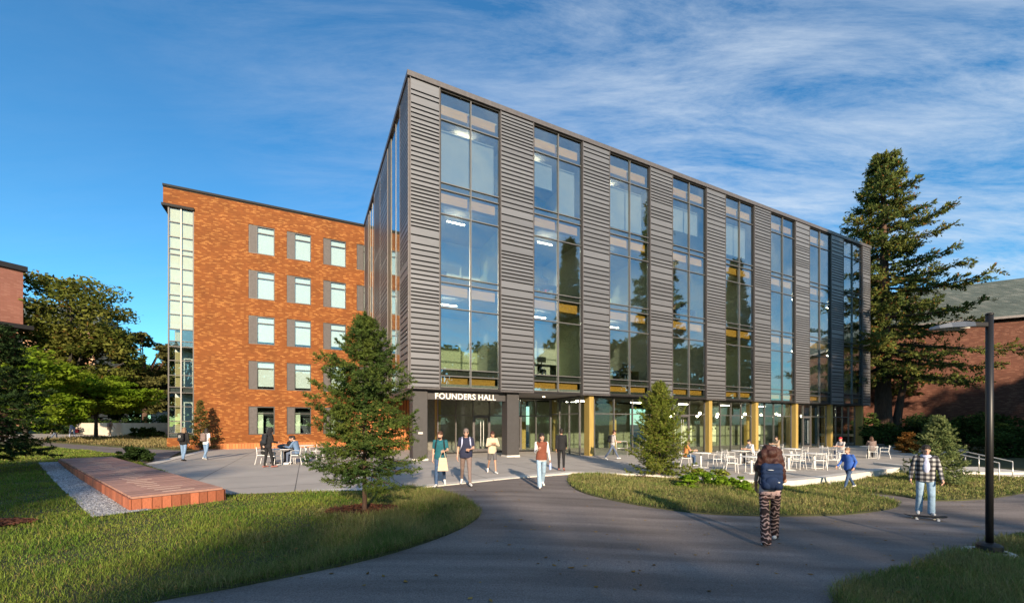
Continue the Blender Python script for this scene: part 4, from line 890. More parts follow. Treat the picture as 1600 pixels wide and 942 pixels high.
# shrubs in front of the right building
k = 0
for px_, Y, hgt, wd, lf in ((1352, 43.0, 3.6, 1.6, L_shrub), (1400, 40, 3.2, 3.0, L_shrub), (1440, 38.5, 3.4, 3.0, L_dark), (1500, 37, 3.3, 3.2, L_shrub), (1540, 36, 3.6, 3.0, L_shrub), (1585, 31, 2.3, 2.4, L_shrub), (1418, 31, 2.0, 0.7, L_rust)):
    q = atY(px_, Y); k += 1
    leafy((q.x, q.y, q.z-0.2), hgt, ['dark shrub squeezed between the hall and the twin trunk', 'dark shrub right of the twin trunk', 'blackish shrub behind the small fir', 'tall dark shrub behind the stair rails', 'tall dark shrub behind the lamp post', 'low dark shrub at the right edge under the brick wall', 'rust coloured shrub left of the small fir'][k-1], [(0, 0, hgt*0.5, wd, wd*0.7, hgt*0.52), (wd*0.3, 0.2, hgt*0.7, wd*0.6, wd*0.5, hgt*0.35)], lf, 3600, 0.13, seed=70+k, trunk_r=0.06, clusters=44, name='shrub', cat='shrub', group='shrubs before the right building', hollow=0.2)
# lime green perennials on the island
k = 0
for (a, b, hgt, wd, lf) in ((1075, 762, 0.42, 0.5, L_lime), (1100, 758, 0.5, 0.6, L_lime), (1128, 763, 0.42, 0.5, L_lime), (1150, 762, 0.4, 0.5, L_lime), (1092, 748, 0.5, 0.55, L_spruce2), (1120, 750, 0.42, 0.55, L_spruce2), (1165, 771, 0.3, 0.4, L_lime)):
    q = at(a, b); k += 1
    leafy((q.x, q.y, q.z), hgt, ['lime green perennial clump at the foot of the island spruce', 'tallest lime green perennial clump right of the island spruce', 'lime green perennial clump in the middle of the island', 'lime green perennial clump beside the backpacker', 'olive perennial clump behind the lime clumps, nearer the spruce', 'olive perennial clump behind the lime clumps, farther from the spruce', 'lowest lime perennial clump behind the backpacker'][k-1], [(0, 0, hgt*0.5, wd, wd*0.8, hgt*0.55)], lf, 900, 0.055, seed=90+k, trunk_r=0.012, clusters=18, name='perennial_plant', cat='plant', group='perennials on the island', hollow=0.1)
# trees behind the camera whose shadows lie over the foreground
proto = leafy((8.6, -38, 0), 13, 'leafy tree behind the viewer shading the middle of the path', [(0, 0, 8.2, 4.8, 4.2, 4.6), (1.5, 0, 4.5, 3.8, 3.5, 2.6)], L_oak, 6500, 0.36, seed=41, trunk_r=0.3, clusters=100, group='shade trees behind the viewer')
proto.scale = (1.2, 1.2, 1.2)
for (x, y, s, rz, lb) in ((-6.8, -38, 1.5, 1.0, 'leafy tree behind the viewer shading the front lawn'), (19.5, -38, 1.2, 2.0, 'leafy tree behind the viewer shading the right of the path'), (27, -37, 1.2, 3.0, 'leafy tree behind the viewer shading the lamp post'), (-16.5, -37, 1.1, 4.0, 'leafy tree behind the viewer shading the timber bench'), (-27, -30, 1.0, 5.0, 'leafy tree behind the viewer shading the left lawn'), (13.5, -36, 1.15, 2.5, 'leafy tree behind the viewer shading the young spruce'), (35, -36, 1.2, 0.5, 'leafy tree behind the viewer shading the right corner lawn'), (30, -30, 1.0, 0.3, 'leafy tree behind the viewer farthest to the right'), (-38, -18, 1.0, 0.9, 'leafy tree behind the viewer farthest to the left'), (46, -14, 1.45, 3.3, 'leafy tree beyond the right edge, mirrored low in the glass'), (55, -4, 1.5, 2.2, 'leafy tree beyond the right edge behind the mirrored conifers'), (60, 8, 1.45, 1.2, 'leafy tree beyond the right edge, mirrored in the far bays'), (64, 19, 1.3, 0.2, 'leafy tree beyond the right edge, mirrored above the far cafe glass'), (42, -26, 1.45, 5.1, 'leafy tree beyond the right edge, mirrored at the left of the corner bay'), (52, -24, 1.6, 4.1, 'tallest leafy tree beyond the right edge, mirrored in the corner bay')):
    c = copy_tree(proto); c.location = (x, y, -0.2); c.scale = (s, s, s); c.rotation_euler = (0, 0, rz); tag(c, lb, 'tree', 'shade trees behind the viewer')

# ================================================================== timber bench platform
M_deck = pmat('deck_board', (0.38, 0.21, 0.16), 0.7, var=0.25, scale=3, stretch=(1, 8, 1), rand=0.26, bump=0.15, bscale=20)
M_endb = pmat('end_board', (0.33, 0.105, 0.052), 0.7, var=0.4, scale=4, stretch=(6, 6, 1), rand=0.38, bump=0.15, bscale=20)
M_pale = pmat('pale_plank', (0.62, 0.46, 0.36), 0.6, var=0.1, scale=3, rand=0.12)
bench = empty('timber_bench', (bA.x, bA.y, 0.0), math.atan2(bd.y, bd.x), 'long low timber bench platform of red brown boards on the lawn', 'bench')
# local x runs along the bench away from the viewer, local -y is its right side
BL, BW, BH = 15.9, 1.73, 0.35
sgn = 1 if bd.x*(-bn.y)-bd.y*(-bn.x) > 0 else -1
def by(a, b): return (min(sgn*a, sgn*b), max(sgn*a, sgn*b))
udeck = MB().box(0, 1, 0, 1, 0, 1).mesh('deck_board', M_deck); uend = MB().box(0, 1, 0, 1, 0, 1).mesh('end_board', M_endb); upale = MB().box(0, 1, 0, 1, 0, 1).mesh('plank_inlay', M_pale)
def bz(x): return clamp(gh(*(bA+bd*x)), 0, 1)
n = 106; w = BL/n; y0, y1 = by(0.012, BW-0.012)
for k in range(n):
    ubox('deck_board', udeck, bench, k*w+0.004+(0.03 if k == 0 else 0), (k+1)*w-0.004, y0, y1, BH-0.045, BH)
random.seed(19)
for k in range(3, 100, 3):
    a = random.uniform(0.35, 0.75); l = random.uniform(0.3, 0.7); p, q_ = by(a, min(a+l, BW-0.1)); x = k*w
    ubox('plank_inlay', upale, bench, x-0.025, x+0.03, p, q_, BH+0.0005, BH+0.004)
ne = 10; we = BW/ne
for k in range(ne):
    p, q_ = by(k*we+0.006, (k+1)*we-0.006); ubox('end_board', uend, bench, -0.035, -0.002, p, q_, -0.02, BH-0.047)
ns = 70; wl = BL/ns
for side_y in ((0.0-0.035, 0.0), (BW, BW+0.035)):
    p, q_ = by(*side_y)
    for k in range(ns): ubox('side_board', uend, bench, k*wl+0.006, (k+1)*wl-0.006, p, q_, -0.02, BH-0.047)
p, q_ = by(0.01, BW-0.01); MB().box(0.0, BL, p, q_, -0.1, BH-0.05).build('core', M_groove, bench)

# ================================================================== lamp post
lp = at(1546, 869)
lamp = empty('lamp_post', (lp.x, lp.y, lp.z), 0, 'black lamp post with a flat wing shaped head on a round concrete footing', 'street lamp')
Yl = lp.y; sc_ = Yl/F_PX; LH = (869-492)*sc_
M_black = pmat('black_paint', (0.010, 0.010, 0.011), 0.45, var=0.05, spec=0.5)
MB().lathe([(0.33, -0.2), (0.34, 0.06), (0.32, 0.09)], (0, 0, 0), 28).build('footing', M_curb, lamp, smooth=False)
MB().box(-0.15, 0.15, -0.15, 0.15, 0.09, 0.12).build('base_plate', M_black, lamp, bevel=0.01)
MB().lathe([(0.165, 0.121), (0.17, 0.14), (0.165, 0.20), (0.13, 0.235), (0.08, 0.25)], (0, 0, 0), 20).build('base_cover', M_black, lamp)
MB().tube([(0, 0, 0.12), (0, 0, LH)], 0.050, 20).build('pole', M_black, lamp, smooth=True)
MB().lathe([(0.054, LH), (0.056, LH+0.02), (0.04, LH+0.035)], (0, 0, 0), 16).build('cap', M_black, lamp)
zh = LH-0.16
MB().box(-0.36, -0.05, -0.035, 0.035, zh-0.05, zh+0.03).build('arm', M_black, lamp, bevel=0.008)
hd = MB(); secs = [(-0.34, 0.10, 0.02, -0.055), (-0.55, 0.14, 0.022, -0.075), (-0.80, 0.15, 0.0, -0.085), (-0.97, 0.10, -0.045, -0.095), (-1.03, 0.03, -0.085, -0.10)]; pv = None
for (x, hw, zt, zb) in secs:
    n_ = len(hd.v); hd.v += [(x, -hw, zh+zb), (x, -hw*0.8, zh+zt), (x, hw*0.8, zh+zt), (x, hw, zh+zb)]
    if pv is not None:
        for k in range(4): hd.f.append((pv+k, pv+(k+1) % 4, n_+(k+1) % 4, n_+k))
    else: hd.f.append((n_, n_+1, n_+2, n_+3))
    pv = n_
hd.f.append((pv+3, pv+2, pv+1, pv)); ho = hd.build('lamp_head', pmat('lamp_grey', (0.10, 0.115, 0.14), 0.4, metal=0.4, var=0.05), lamp)
MB().box(-0.85, -0.45, -0.1, 0.1, zh-0.092, zh-0.076).build('lens', M_curb, ho)

# far lamp on the left
q = atY(221, 46); fl = empty('globe_lamp', q, 0, 'slim far lamp post with a small pale globe left of the brick wing', 'street lamp')
MB().tube([(0, 0, 0), (0, 0, 3.2)], 0.06, 8).build('pole', M_black, fl); MB().ell((0, 0, 3.45), (0.2, 0.2, 0.28)).build('globe', pmat('globe_glass', (0.8, 0.8, 0.76), 0.3), fl)

# ================================================================== steps and rails at the right end of the terrace
st = empty('steps', (20.6, 18.3, -0.52), 0.0, 'concrete steps with landing at the right end of the terrace', 'stairs')
for k in range(4): MB().box(-1.0, 4.2, k*0.36, 3.6, -0.3+k*0.125, -0.18+k*0.125+0.0).build('step', M_curb, st, bevel=0.01)
MB().box(-1.3, -1.01, -0.1, 3.7, -0.4, 0.42).build('cheek_wall', M_curb, st)
M_rail = pmat('steel_rail', (0.62, 0.60, 0.56), 0.35, metal=0.6)
for i, (x0, lb) in enumerate(((0.0, 'left steel handrail on the steps'), (1.3, 'right steel handrail on the steps'))):
    r_ = empty('handrail', (20.6, 17.4, -0.54), 0.0, lb, 'handrail', 'handrails on the steps'); a, b = (x0, 0.0+0.6*i), (x0, 2.6+0.6*i)
    MB().tube([(a[0], a[1], 0.84), (x0, (a[1]+b[1])/2, 1.06), (b[0], b[1], 1.28)], 0.024).build('rail', M_rail, r_, smooth=True)
    for (x, y, z) in ((a[0], a[1], 0.84), (x0, (a[1]+b[1])/2, 1.06), (b[0], b[1], 1.28)): MB().tube([(x, y, z-1.0), (x, y, z-0.01)], 0.02).build('post', M_rail, r_, smooth=True)

# bench rail by the first storefront
for i, u in enumerate((13.2, 15.2)):
    o = uvw(u, -0.35); r_ = empty('bike_rack', (o[0], o[1], -0.08), RZ, ['steel hoop rack before the storefront, nearer the entrance', 'steel hoop rack before the storefront, beside the island spruce'][i], 'bike rack', 'hoop racks before the storefront')
    MB().tube([(0, 0, -0.1), (0, 0, 0.85), (0.05, 0, 0.9), (0.85, 0, 0.9), (0.9, 0, 0.85), (0.9, 0, -0.1)], 0.03).build('hoop', M_rail, r_, smooth=True)
    MB().tube([(0.03, 0, 0.45), (0.87, 0, 0.45)], 0.02).build('crossbar', M_rail, r_, smooth=True)

# ================================================================== cafe furniture
M_white = pmat('white_powder_coat', (0.78, 0.77, 0.74), 0.4, var=0.04)
def make_table(loc, label, rr=0.46, group='white cafe tables'):
    t = empty('cafe_table', loc, random.uniform(0, 1.5), label, 'table', group)
    MB().lathe([(rr-0.02, 0.71), (rr, 0.715), (rr, 0.735), (rr-0.01, 0.74)], n=26).build('table_top', M_white, t)
    MB().tube([(0, 0, 0.02), (0, 0, 0.71)], 0.045, 12).build('pedestal', M_white, t, smooth=True)
    MB().box(-0.26, 0.26, -0.26, 0.26, 0.0, 0.022).build('base', M_white, t, bevel=0.006); return t
def chair_proto():
    c = empty('cafe_chair', (0, 0, 0), 0)                       # faces local +y
    for k in range(5): MB().box(-0.2, 0.2, -0.19+k*0.082, -0.19+k*0.082+0.06, 0.445, 0.457).build('seat_slat', M_white, c)
    MB().tube([(-0.21, 0.2, 0.44), (-0.21, -0.2, 0.44), (0.21, -0.2, 0.44), (0.21, 0.2, 0.44), (-0.21, 0.2, 0.44)], 0.012, 6).build('seat_frame', M_white, c)
    for k in range(4):
        z = 0.56+k*0.075; y = -0.22-0.02*k
        MB().tube([(-0.2, y+0.03, z), (-0.1, y-0.015, z), (0.1, y-0.015, z), (0.2, y+0.03, z)], 0.024, 6, flat=0.35).build('back_slat', M_white, c)
    for s in (-1, 1):
        MB().tube([(s*0.23, 0.23, 0.0), (s*0.225, 0.2, 0.44), (s*0.245, 0.19, 0.655), (s*0.245, 0.05, 0.67)], 0.0125, 6).build('leg', M_white, c)
        MB().tube([(s*0.23, -0.30, 0.0), (s*0.215, -0.2, 0.44), (s*0.20, -0.25, 0.83)], 0.0125, 6).build('leg', M_white, c)
        MB().tube([(s*0.245, 0.12, 0.67), (s*0.245, -0.2, 0.66)], 0.018, 6, flat=0.5).build('armrest', M_white, c)
    return c
chair0 = chair_proto(); chair_used = [False]
def chair(loc, ang, label, group='white slatted cafe chairs'):
    """ang: heading the chair faces, degrees"""
    c = chair0 if not chair_used[0] else copy_tree(chair0); chair_used[0] = True
    c.location = loc; c.rotation_euler = (0, 0, R(ang-90)); return tag(c, label, 'chair', group)
def tpos(px_, py_): p = at(px_, py_, ph); return p
tables = {}
def table_at(key, px_, py_, label):
    p = tpos(px_, py_); tables[key] = p; return make_table(p, label)
def chair_by(key, ang, label, dist=0.72):
    """chair at direction ang (deg) from the table, facing it"""
    p = tables[key]; x, y = p.x+math.cos(R(ang))*dist, p.y+math.sin(R(ang))*dist
    return chair((x, y, ph(x, y)), ang+180, label)
table_at('front', 1174, 739, 'white round cafe table nearest the lawn, left of the curly haired walker')
table_at('left', 1095, 730, 'leftmost white cafe table on the right terrace, beside the island spruce')
table_at('second', 1157, 725, 'white cafe table used by the person in the white shirt')
table_at('mid', 1232, 734, 'white cafe table just right of the curly haired walker')
table_at('midback', 1236, 720, 'white cafe table behind the one right of the curly haired walker')
table_at('centre', 1272, 731, 'white cafe table with three chairs in the middle of the right terrace')
table_at('back', 1200, 713, 'white cafe table nearest the glass behind the curly haired walker')
table_at('far', 1312, 718, 'white cafe table behind the walker in blue, before the timber column')
table_at('right', 1358, 715, 'rightmost white cafe table, near the twin trunked conifer')
chair_by('left', 170, 'chair under the seated person beside the island spruce'); chair_by('left', 5, 'empty chair right of the leftmost terrace table')
chair_by('second', 10, 'chair under the person in the white shirt'); chair_by('second', 190, 'chair left of the table of the person in the white shirt'); chair_by('front', 165, 'chair pushed back left of the table nearest the lawn', 0.8)
chair_by('front', 60, 'chair behind the table nearest the lawn'); chair_by('mid', 25, 'chair right of the table beside the curly haired walker'); chair_by('mid', 200, 'chair left of the table beside the curly haired walker')
chair_by('midback', 10, 'chair right of the second row table near the glass doors'); chair_by('midback', 150, 'chair left of the second row table near the glass doors')
chair_by('centre', -110, 'chair with its back to the viewer at the middle table'); chair_by('centre', -30, 'chair right of the middle table, turned to it'); chair_by('centre', 160, 'chair left of the middle table')
chair_by('far', 185, 'chair left of the table behind the walker in blue'); chair_by('far', 235, 'chair before the table behind the walker in blue'); chair_by('far', 120, 'chair on the glass side of the table behind the walker in blue')
chair_by('right', -120, 'chair under the brown haired sitter at the rightmost table'); chair_by('right', -40, 'empty chair at the rightmost table'); chair_by('back', 10, 'chair right of the table nearest the glass')
# group on the left terrace
table_at('west', 441, 725, 'white cafe table with bags on it before the brick wing')
chair_by('west', 182, 'chair under the man in the black tee shirt before the brick wing', 0.85); chair_by('west', 2, 'chair under the man in the denim shirt'); chair_by('west', -95, 'empty chair with its back to the viewer before the brick wing', 0.62); chair_by('west', 80, 'chair at the far side of the table before the brick wing')
tables['west2'] = tpos(478, 716); make_table(tables['west2'], 'white cafe table half hidden by the front spruce'); chair_by('west2', -20, 'white chair half hidden by the front spruce')
# pendants behind the storefront
M_glow = pmat('glowing_globe', (1.0, 0.9, 0.7), 0.4, emit=((1.0, 0.82, 0.52), 9.0)); pend = None
for k, (u, v, z) in enumerate([(20.9, 2.0, 2.7), (21.8, 3.0, 2.55), (23.9, 2.0, 2.8), (24.6, 2.8, 2.6), (26.2, 2.1, 2.75), (27.3, 3.0, 2.6), (29.6, 2.0, 2.8), (30.3, 2.8, 2.6), (32.2, 2.2, 2.75), (34.9, 2.2, 2.75), (35.8, 3.0, 2.9), (38.5, 2.2, 2.7)]):
    if pend is None:
        pend = empty('pendant_lamp', (0, 0, 0), RZ); MB().ell((0, 0, 0), (0.11, 0.11, 0.11)).build('globe', M_glow, pend, smooth=True); MB().tube([(0, 0, 0.11), (0, 0, 0.9)], 0.008, 5).build('cord', M_frame, pend); c = pend
    else: c = copy_tree(pend)
    o = uvw(u, v); c.location = (o[0], o[1], z); tag(c, 'small glowing globe lamp hanging behind the ground floor glass', 'lamp', 'globe lamps in the cafe')

# ================================================================== people
SKIN = {'light': (0.56, 0.33, 0.24), 'tan': (0.45, 0.25, 0.16), 'brown': (0.28, 0.14, 0.085)}
for k_, v_ in SKIN.items(): pmat('skin_'+k_, v_, 0.55, var=0.05, scale=8)
def cloth(name, col, var=0.14, rough=0.85): return pmat('cloth_'+name, col, rough, var=var, scale=14, bump=0.25, bscale=22)
def hairm(name, col): return pmat('hair_'+name, col, 0.5, var=0.4, scale=20, stretch=(4, 4, 0.6), bump=0.6, bscale=40)
QUEUE = []          # meshes to be fused into one skin: (object, voxel, extra MB)
def fused(name, mb, mat, parent, vox=0.014, extra=None, smooth=3):
    o = mb.build(name, mat, parent, smooth=True)
    m = o.modifiers.new('r', 'REMESH'); m.mode = 'VOXEL'; m.voxel_size = vox; m.use_smooth_shade = True
    s = o.modifiers.new('s', 'SMOOTH'); s.factor = 0.5; s.iterations = smooth
    QUEUE.append((o, extra)); return o
def flush_people():
    dg = bpy.context.evaluated_depsgraph_get(); done = []
    for o, extra in QUEUE: done.append((o, bpy.data.meshes.new_from_object(o.evaluated_get(dg)), extra))
    for o, me, extra in done:
        mat = o.data.materials[0]; o.modifiers.clear(); old = o.data
        if extra:
            bm = bmesh.new(); bm.from_mesh(me); n0 = len(bm.verts); vs_ = [bm.verts.new(v) for v in extra.v]
            for f in extra.f:
                fc_ = bm.faces.new([vs_[i] for i in f]); fc_.smooth = True
            bm.to_mesh(me); bm.free()
        me.materials.clear(); me.materials.append(mat); me.name = o.name; o.data = me; bpy.data.meshes.remove(old)
    QUEUE.clear()
def person(label, loc, face, H=1.72, legs=(22, 4, -20, 28), arms=((-15, 6, 15, 0), (18, 6, 20, 0)), lean=2, skin='light', top=None, bottom=None, shoes=None, hair=None, head_yaw=0, head_pitch=0,
           sleeve='short', fat=1.0, seat=None, flare=0.0, shorts=False, hem=0.0, style='short', vox=0.017, extras=None, splay=0.03, collar=None, beard=None, glasses=None, mask=None, group='people around the hall'):
    """face: heading in degrees; arms: ((left fwd, abduct, elbow, inward), (right ...)); seat: seat height for a sitter"""
    s = H/1.75; root = empty('person', loc, R(face-90), label, 'person', group); V3 = Vector
    hipz = 0; J = {}
    def leg(sd, a, k):
        h = V3((sd*0.092, 0, 0)); kn = h+V3((sd*splay*0.5, math.sin(R(a)), -math.cos(R(a))))*0.43; b = a-k
        an = kn+V3((sd*splay*0.3, math.sin(R(b)), -math.cos(R(b))))*0.42; fp = clamp(-b*0.9, 0, 50) if b < -12 else 0
        if seat: fp = 0
        toe = an+V3((sd*0.03, math.cos(R(fp))*0.15, -0.045-math.sin(R(fp))*0.15)); heel = an+V3((0, -0.055*math.cos(R(fp)), -0.045+0.05*math.sin(R(fp)))); return h, kn, an, toe, heel
    Lg = {-1: leg(-1, legs[0], legs[1]), 1: leg(1, legs[2], legs[3])}
    low = min(min(p.z for p in (q[3], q[4])) for q in Lg.values())-0.04
    base = (seat/s+0.12) if seat else -low
    off = V3((0, 0, base))
    Lg = {k: [p+off for p in q] for k, q in Lg.items()}
    rl = Matrix.Rotation(R(-lean), 3, 'X')
    def T(x, y, z): return off+rl @ V3((x, y, z))                # torso frame, z from the hips
    sh = {sd: T(sd*0.175, 0, 0.49) for sd in (-1, 1)}
    Ar = {}
    for sd, (a, ab, el, inw) in zip((-1, 1), arms):
        u = V3((sd*math.sin(R(ab)), math.sin(R(a))*math.cos(R(ab)), -math.cos(R(a))*math.cos(R(ab)))); e = sh[sd]+u*0.285
        b = a+el; f = V3((-sd*math.sin(R(inw))+sd*math.sin(R(ab))*0.5, math.sin(R(b))*math.cos(R(inw)), -math.cos(R(b))*math.cos(R(inw)))).normalized(); w = e+f*0.25; Ar[sd] = (sh[sd], e, w, f)
    neck = T(0, 0.0, 0.545); hc = T(0, 0.03, 0.69)+V3((0, 0.02, 0)); hr = Matrix.Rotation(R(head_yaw), 3, 'Z') @ Matrix.Rotation(R(-head_pitch), 3, 'X')
    def Hh(x, y, z): return hc+hr @ V3((x, y, z))
    S = lambda p: tuple(V3(p)*s)
    # --- body
    b = MB()
    b.ell(S(Hh(0, -0.008, 0.018)), (0.076*s, 0.094*s, 0.104*s), hr); b.ell(S(Hh(0, 0.022, -0.055)), (0.056*s, 0.068*s, 0.066*s), hr)
    b.ell(S(Hh(0, 0.094, -0.022)), (0.013*s, 0.018*s, 0.026*s), hr, 8, 6); b.ell(S(Hh(0, 0.075, -0.088)), (0.03*s, 0.02*s, 0.02*s), hr, 8, 6)
    for sd in (-1, 1): b.ell(S(Hh(sd*0.078, -0.005, -0.012)), (0.012*s, 0.022*s, 0.034*s), hr, 8, 6)
    b.cap(S(T(0, -0.005, 0.50)), S(Hh(0, -0.012, -0.06)), 0.058*s, 0.054*s)
    def torso(m, g, lo=-0.03):
        zs = [lo-0.03, 0.02, 0.10, 0.18, 0.27, 0.36, 0.43, 0.48, 0.515, 0.55]; rr = [0.160, 0.166, 0.155, 0.144, 0.155, 0.168, 0.170, 0.150, 0.105, 0.062]
        fm = [fat**0.6, fat**0.8, fat, fat, fat, fat**0.8, fat**0.5, 1, 1, 1]
        m.tube([S(T(0, 0, z_)) for z_ in zs], [(r_*q_+g)*s for r_, q_ in zip(rr, fm)], 20, True, 0.70)
        m.cap(S(T(-0.13, 0, 0.475)), S(T(0.13, 0, 0.475)), (0.054+g)*s, (0.054+g)*s)
    torso(b, -0.004)
    for sd in (-1, 1):
        h, kn, an, toe, heel = Lg[sd]; b.cap(S(h), S(kn), 0.080*s, 0.052*s); b.cap(S(kn), S(an), 0.050*s, 0.034*s); b.cap(S(heel), S(toe), 0.036*s, 0.03*s)
        a0, e, w, f = Ar[sd]; b.cap(S(a0), S(e), 0.046*s, 0.036*s); b.cap(S(e), S(w), 0.036*s, 0.025*s); b.cap(S(w), S(w+f*0.075), 0.028*s, 0.032*s)
    fg = MB()
    for sd in (-1, 1):
        a0, e, w, f = Ar[sd]; sidev = f.cross(V3((sd, 0, 0))); sidev = sidev if sidev.length > 0.1 else f.cross(V3((0, 1, 0))); sidev.normalize(); curl = f.cross(sidev).normalized()*(-1 if f.cross(sidev).x*sd > 0 else 1)
        for k, ln_ in enumerate((0.066, 0.078, 0.072, 0.056)):
            p0 = w+f*0.078+sidev*(k-1.5)*0.018; p1 = p0+f*ln_*0.55+curl*0.012; p2 = p1+f*ln_*0.42+curl*0.034
            fg.cap(S(p0), S(p1), 0.0088*s, 0.0082*s, 6); fg.cap(S(p1), S(p2), 0.0082*s, 0.0068*s, 6)
        tp = w+f*0.028-sidev*0.026; fg.cap(S(tp), S(tp+f*0.035-sidev*0.022), 0.011*s, 0.0095*s, 6); fg.cap(S(tp+f*0.035-sidev*0.022), S(tp+f*0.065-sidev*0.022+curl*0.015), 0.0095*s, 0.007*s, 6)
    body = fused('body', b, MATS['skin_'+skin], root, vox, fg)
    # --- clothes
    if top:
        m = MB(); torso(m, 0.014, -0.05-hem)
        for sd in (-1, 1):
            a0, e, w, f = Ar[sd]
            if sleeve == 'none': m.cap(S(a0), S(a0+(e-a0)*0.1), 0.058*s, 0.056*s)
            elif sleeve == 'short': m.cap(S(a0), S(a0+(e-a0)*0.62), 0.061*s*fat**0.5, 0.058*s*fat**0.5)
            else: m.cap(S(a0), S(e), 0.062*s*fat**0.5, 0.054*s*fat**0.5); m.cap(S(e), S(w-(w-e)*0.04), 0.053*s*fat**0.5, 0.041*s*fat**0.5)
        if style == 'hood_up' or collar == 'hood': m.ell(S(T(0, -0.05, 0.54)), (0.11*s, 0.09*s, 0.055*s), rl)
        fused('top', m, top, root, vox)
    if bottom:
        m = MB(); m.ell(S(T(0, -0.005, 0.0)), (0.172*s*fat**0.6, 0.122*s*fat**0.6, 0.125*s), rl)
        for sd in (-1, 1):
            h, kn, an, toe, heel = Lg[sd]
            if shorts: m.cap(S(h), S(h+(kn-h)*0.72), 0.10*s, 0.093*s)
            else: m.cap(S(h), S(kn), 0.096*s*fat**0.5, (0.069+flare*0.3)*s); m.cap(S(kn), S(an+(an-kn)*0.02), (0.068+flare*0.3)*s, (0.050+flare)*s)
        fused('trousers' if not shorts else 'shorts', m, bottom, root, vox)
    if shoes:
        for sd in (-1, 1):
            h, kn, an, toe, heel = Lg[sd]; m = MB(); m.cap(S(heel), S(toe), 0.045*s, 0.037*s); m.cap(S(an+V3((0, 0.01, -0.02))), S(toe*0.5+an*0.5+V3((0, 0, -0.02))), 0.045*s, 0.036*s); fused('shoe', m, shoes, root, 0.012)
    if hair:
        m = MB(); hm = hair
        if style in ('short', 'long', 'bun', 'curly', 'bob'):
            m.ell(S(Hh(0, -0.014, 0.046)), (0.087*s, 0.101*s, 0.092*s), hr); m.ell(S(Hh(0, -0.045, -0.02)), (0.080*s, 0.068*s, 0.085*s), hr)
        if style in ('long', 'bob'):
            L_ = 0.30 if style == 'long' else 0.16
            for sd in (-1, 1): m.cap(S(Hh(sd*0.068, -0.015, 0.0)), S(Hh(sd*0.085, -0.02, -L_*0.8)), 0.034*s, 0.036*s)
            m.cap(S(Hh(0, -0.06, 0.0)), S(Hh(0, -0.09, -L_)), 0.075*s, 0.065*s)
            for sd in (-1, 1): m.cap(S(Hh(sd*0.05, -0.06, 0.0)), S(Hh(sd*0.06, -0.08, -L_*0.95)), 0.055*s, 0.042*s)
        if style == 'bun': m.ell(S(Hh(0, -0.10, 0.08)), (0.045*s, 0.045*s, 0.045*s))
        if style == 'curly':
            rr = random.Random(5)
            for k in range(70):
                a_ = rr.uniform(0, 6.28); zz_ = rr.uniform(-0.40, 0.10); wd_ = (0.13+0.06*min(1, max(0, (-zz_)/0.25)))*(0.6 if zz_ > 0.05 else 1); x_, y_ = math.cos(a_)*wd_, math.sin(a_)*wd_*0.8-0.05
                if y_ > 0.05 and zz_ < 0.06: continue
                m.ell(S(Hh(x_, y_, zz_)), (0.066*s, 0.060*s, 0.085*s), None, 8, 6)
            m.ell(S(Hh(0, -0.07, -0.12)), (0.17*s, 0.12*s, 0.22*s))
        if style in ('cap', 'cap_back'):
            yb = 1 if style == 'cap' else -1
            m.ell(S(Hh(0, -0.01, 0.055)), (0.088*s, 0.104*s, 0.075*s), hr); m.ell(S(Hh(0, yb*0.115, 0.04)), (0.06*s, 0.065*s, 0.011*s), hr)
        if style == 'hood_up':
            m.ell(S(Hh(0, -0.03, 0.02)), (0.105*s, 0.115*s, 0.13*s), hr); m.ell(S(Hh(0, -0.04, -0.12)), (0.10*s, 0.10*s, 0.08*s), hr)
        fused('hat' if 'cap' in style else ('hood' if style == 'hood_up' else 'hair'), m, hm, root, 0.012, smooth=9 if style == 'curly' else 2)
    if style in ('cap', 'cap_back') or beard:
        m = MB()
        if beard: m.ell(S(Hh(0, 0.045, -0.085)), (0.055*s, 0.052*s, 0.045*s), hr); fused('beard', m, beard, root, 0.01)
        else: m.ell(S(Hh(0, -0.045, -0.02)), (0.078*s, 0.062*s, 0.075*s), hr); fused('hair', m, MATS['hair_dark'], root, 0.012)
    if mask: m = MB(); m.ell(S(Hh(0, 0.055, -0.06)), (0.058*s, 0.052*s, 0.05*s), hr); fused('face_mask', m, mask, root, 0.01)
    me_ = MB()
    for sd in (-1, 1): me_.ell(S(Hh(sd*0.032, 0.083, 0.008)), (0.011*s, 0.007*s, 0.006*s), hr, 8, 6)
    me_.build('eyes', pmat('eye_dark', (0.03, 0.02, 0.015), 0.3), root); mo = MB(); mo.ell(S(Hh(0, 0.094, -0.065)), (0.022*s, 0.006*s, 0.006*s), hr, 8, 6); mo.build('mouth', pmat('lips', (0.36, 0.13, 0.11), 0.5), root)
    if glasses:
        gm = MB()
        for sd in (-1, 1): gm.ell(S(Hh(sd*0.034, 0.094, 0.008)), (0.028*s, 0.006*s, 0.02*s), hr, 10, 6); gm.tube([S(Hh(sd*0.06, 0.085, 0.012)), S(Hh(sd*0.082, 0.0, 0.012))], 0.004, 5)
        gm.build('glasses', M_frame, root)
    info = dict(torso=torso, root=root, s=s, T=T, S=S, Ar=Ar, Lg=Lg, Hh=Hh, rl=rl, loc=Vector(loc), face=face)
    return info
def hand_world(p, sd, mirrored=False):
    a0, e, w, f = p['Ar'][sd]; v = (w+f*0.10)*p['s']; v = Vector((-v.x if mirrored else v.x, v.y, v.z)); return p['loc']+Matrix.Rotation(R(p['face']-90), 3, 'Z') @ v
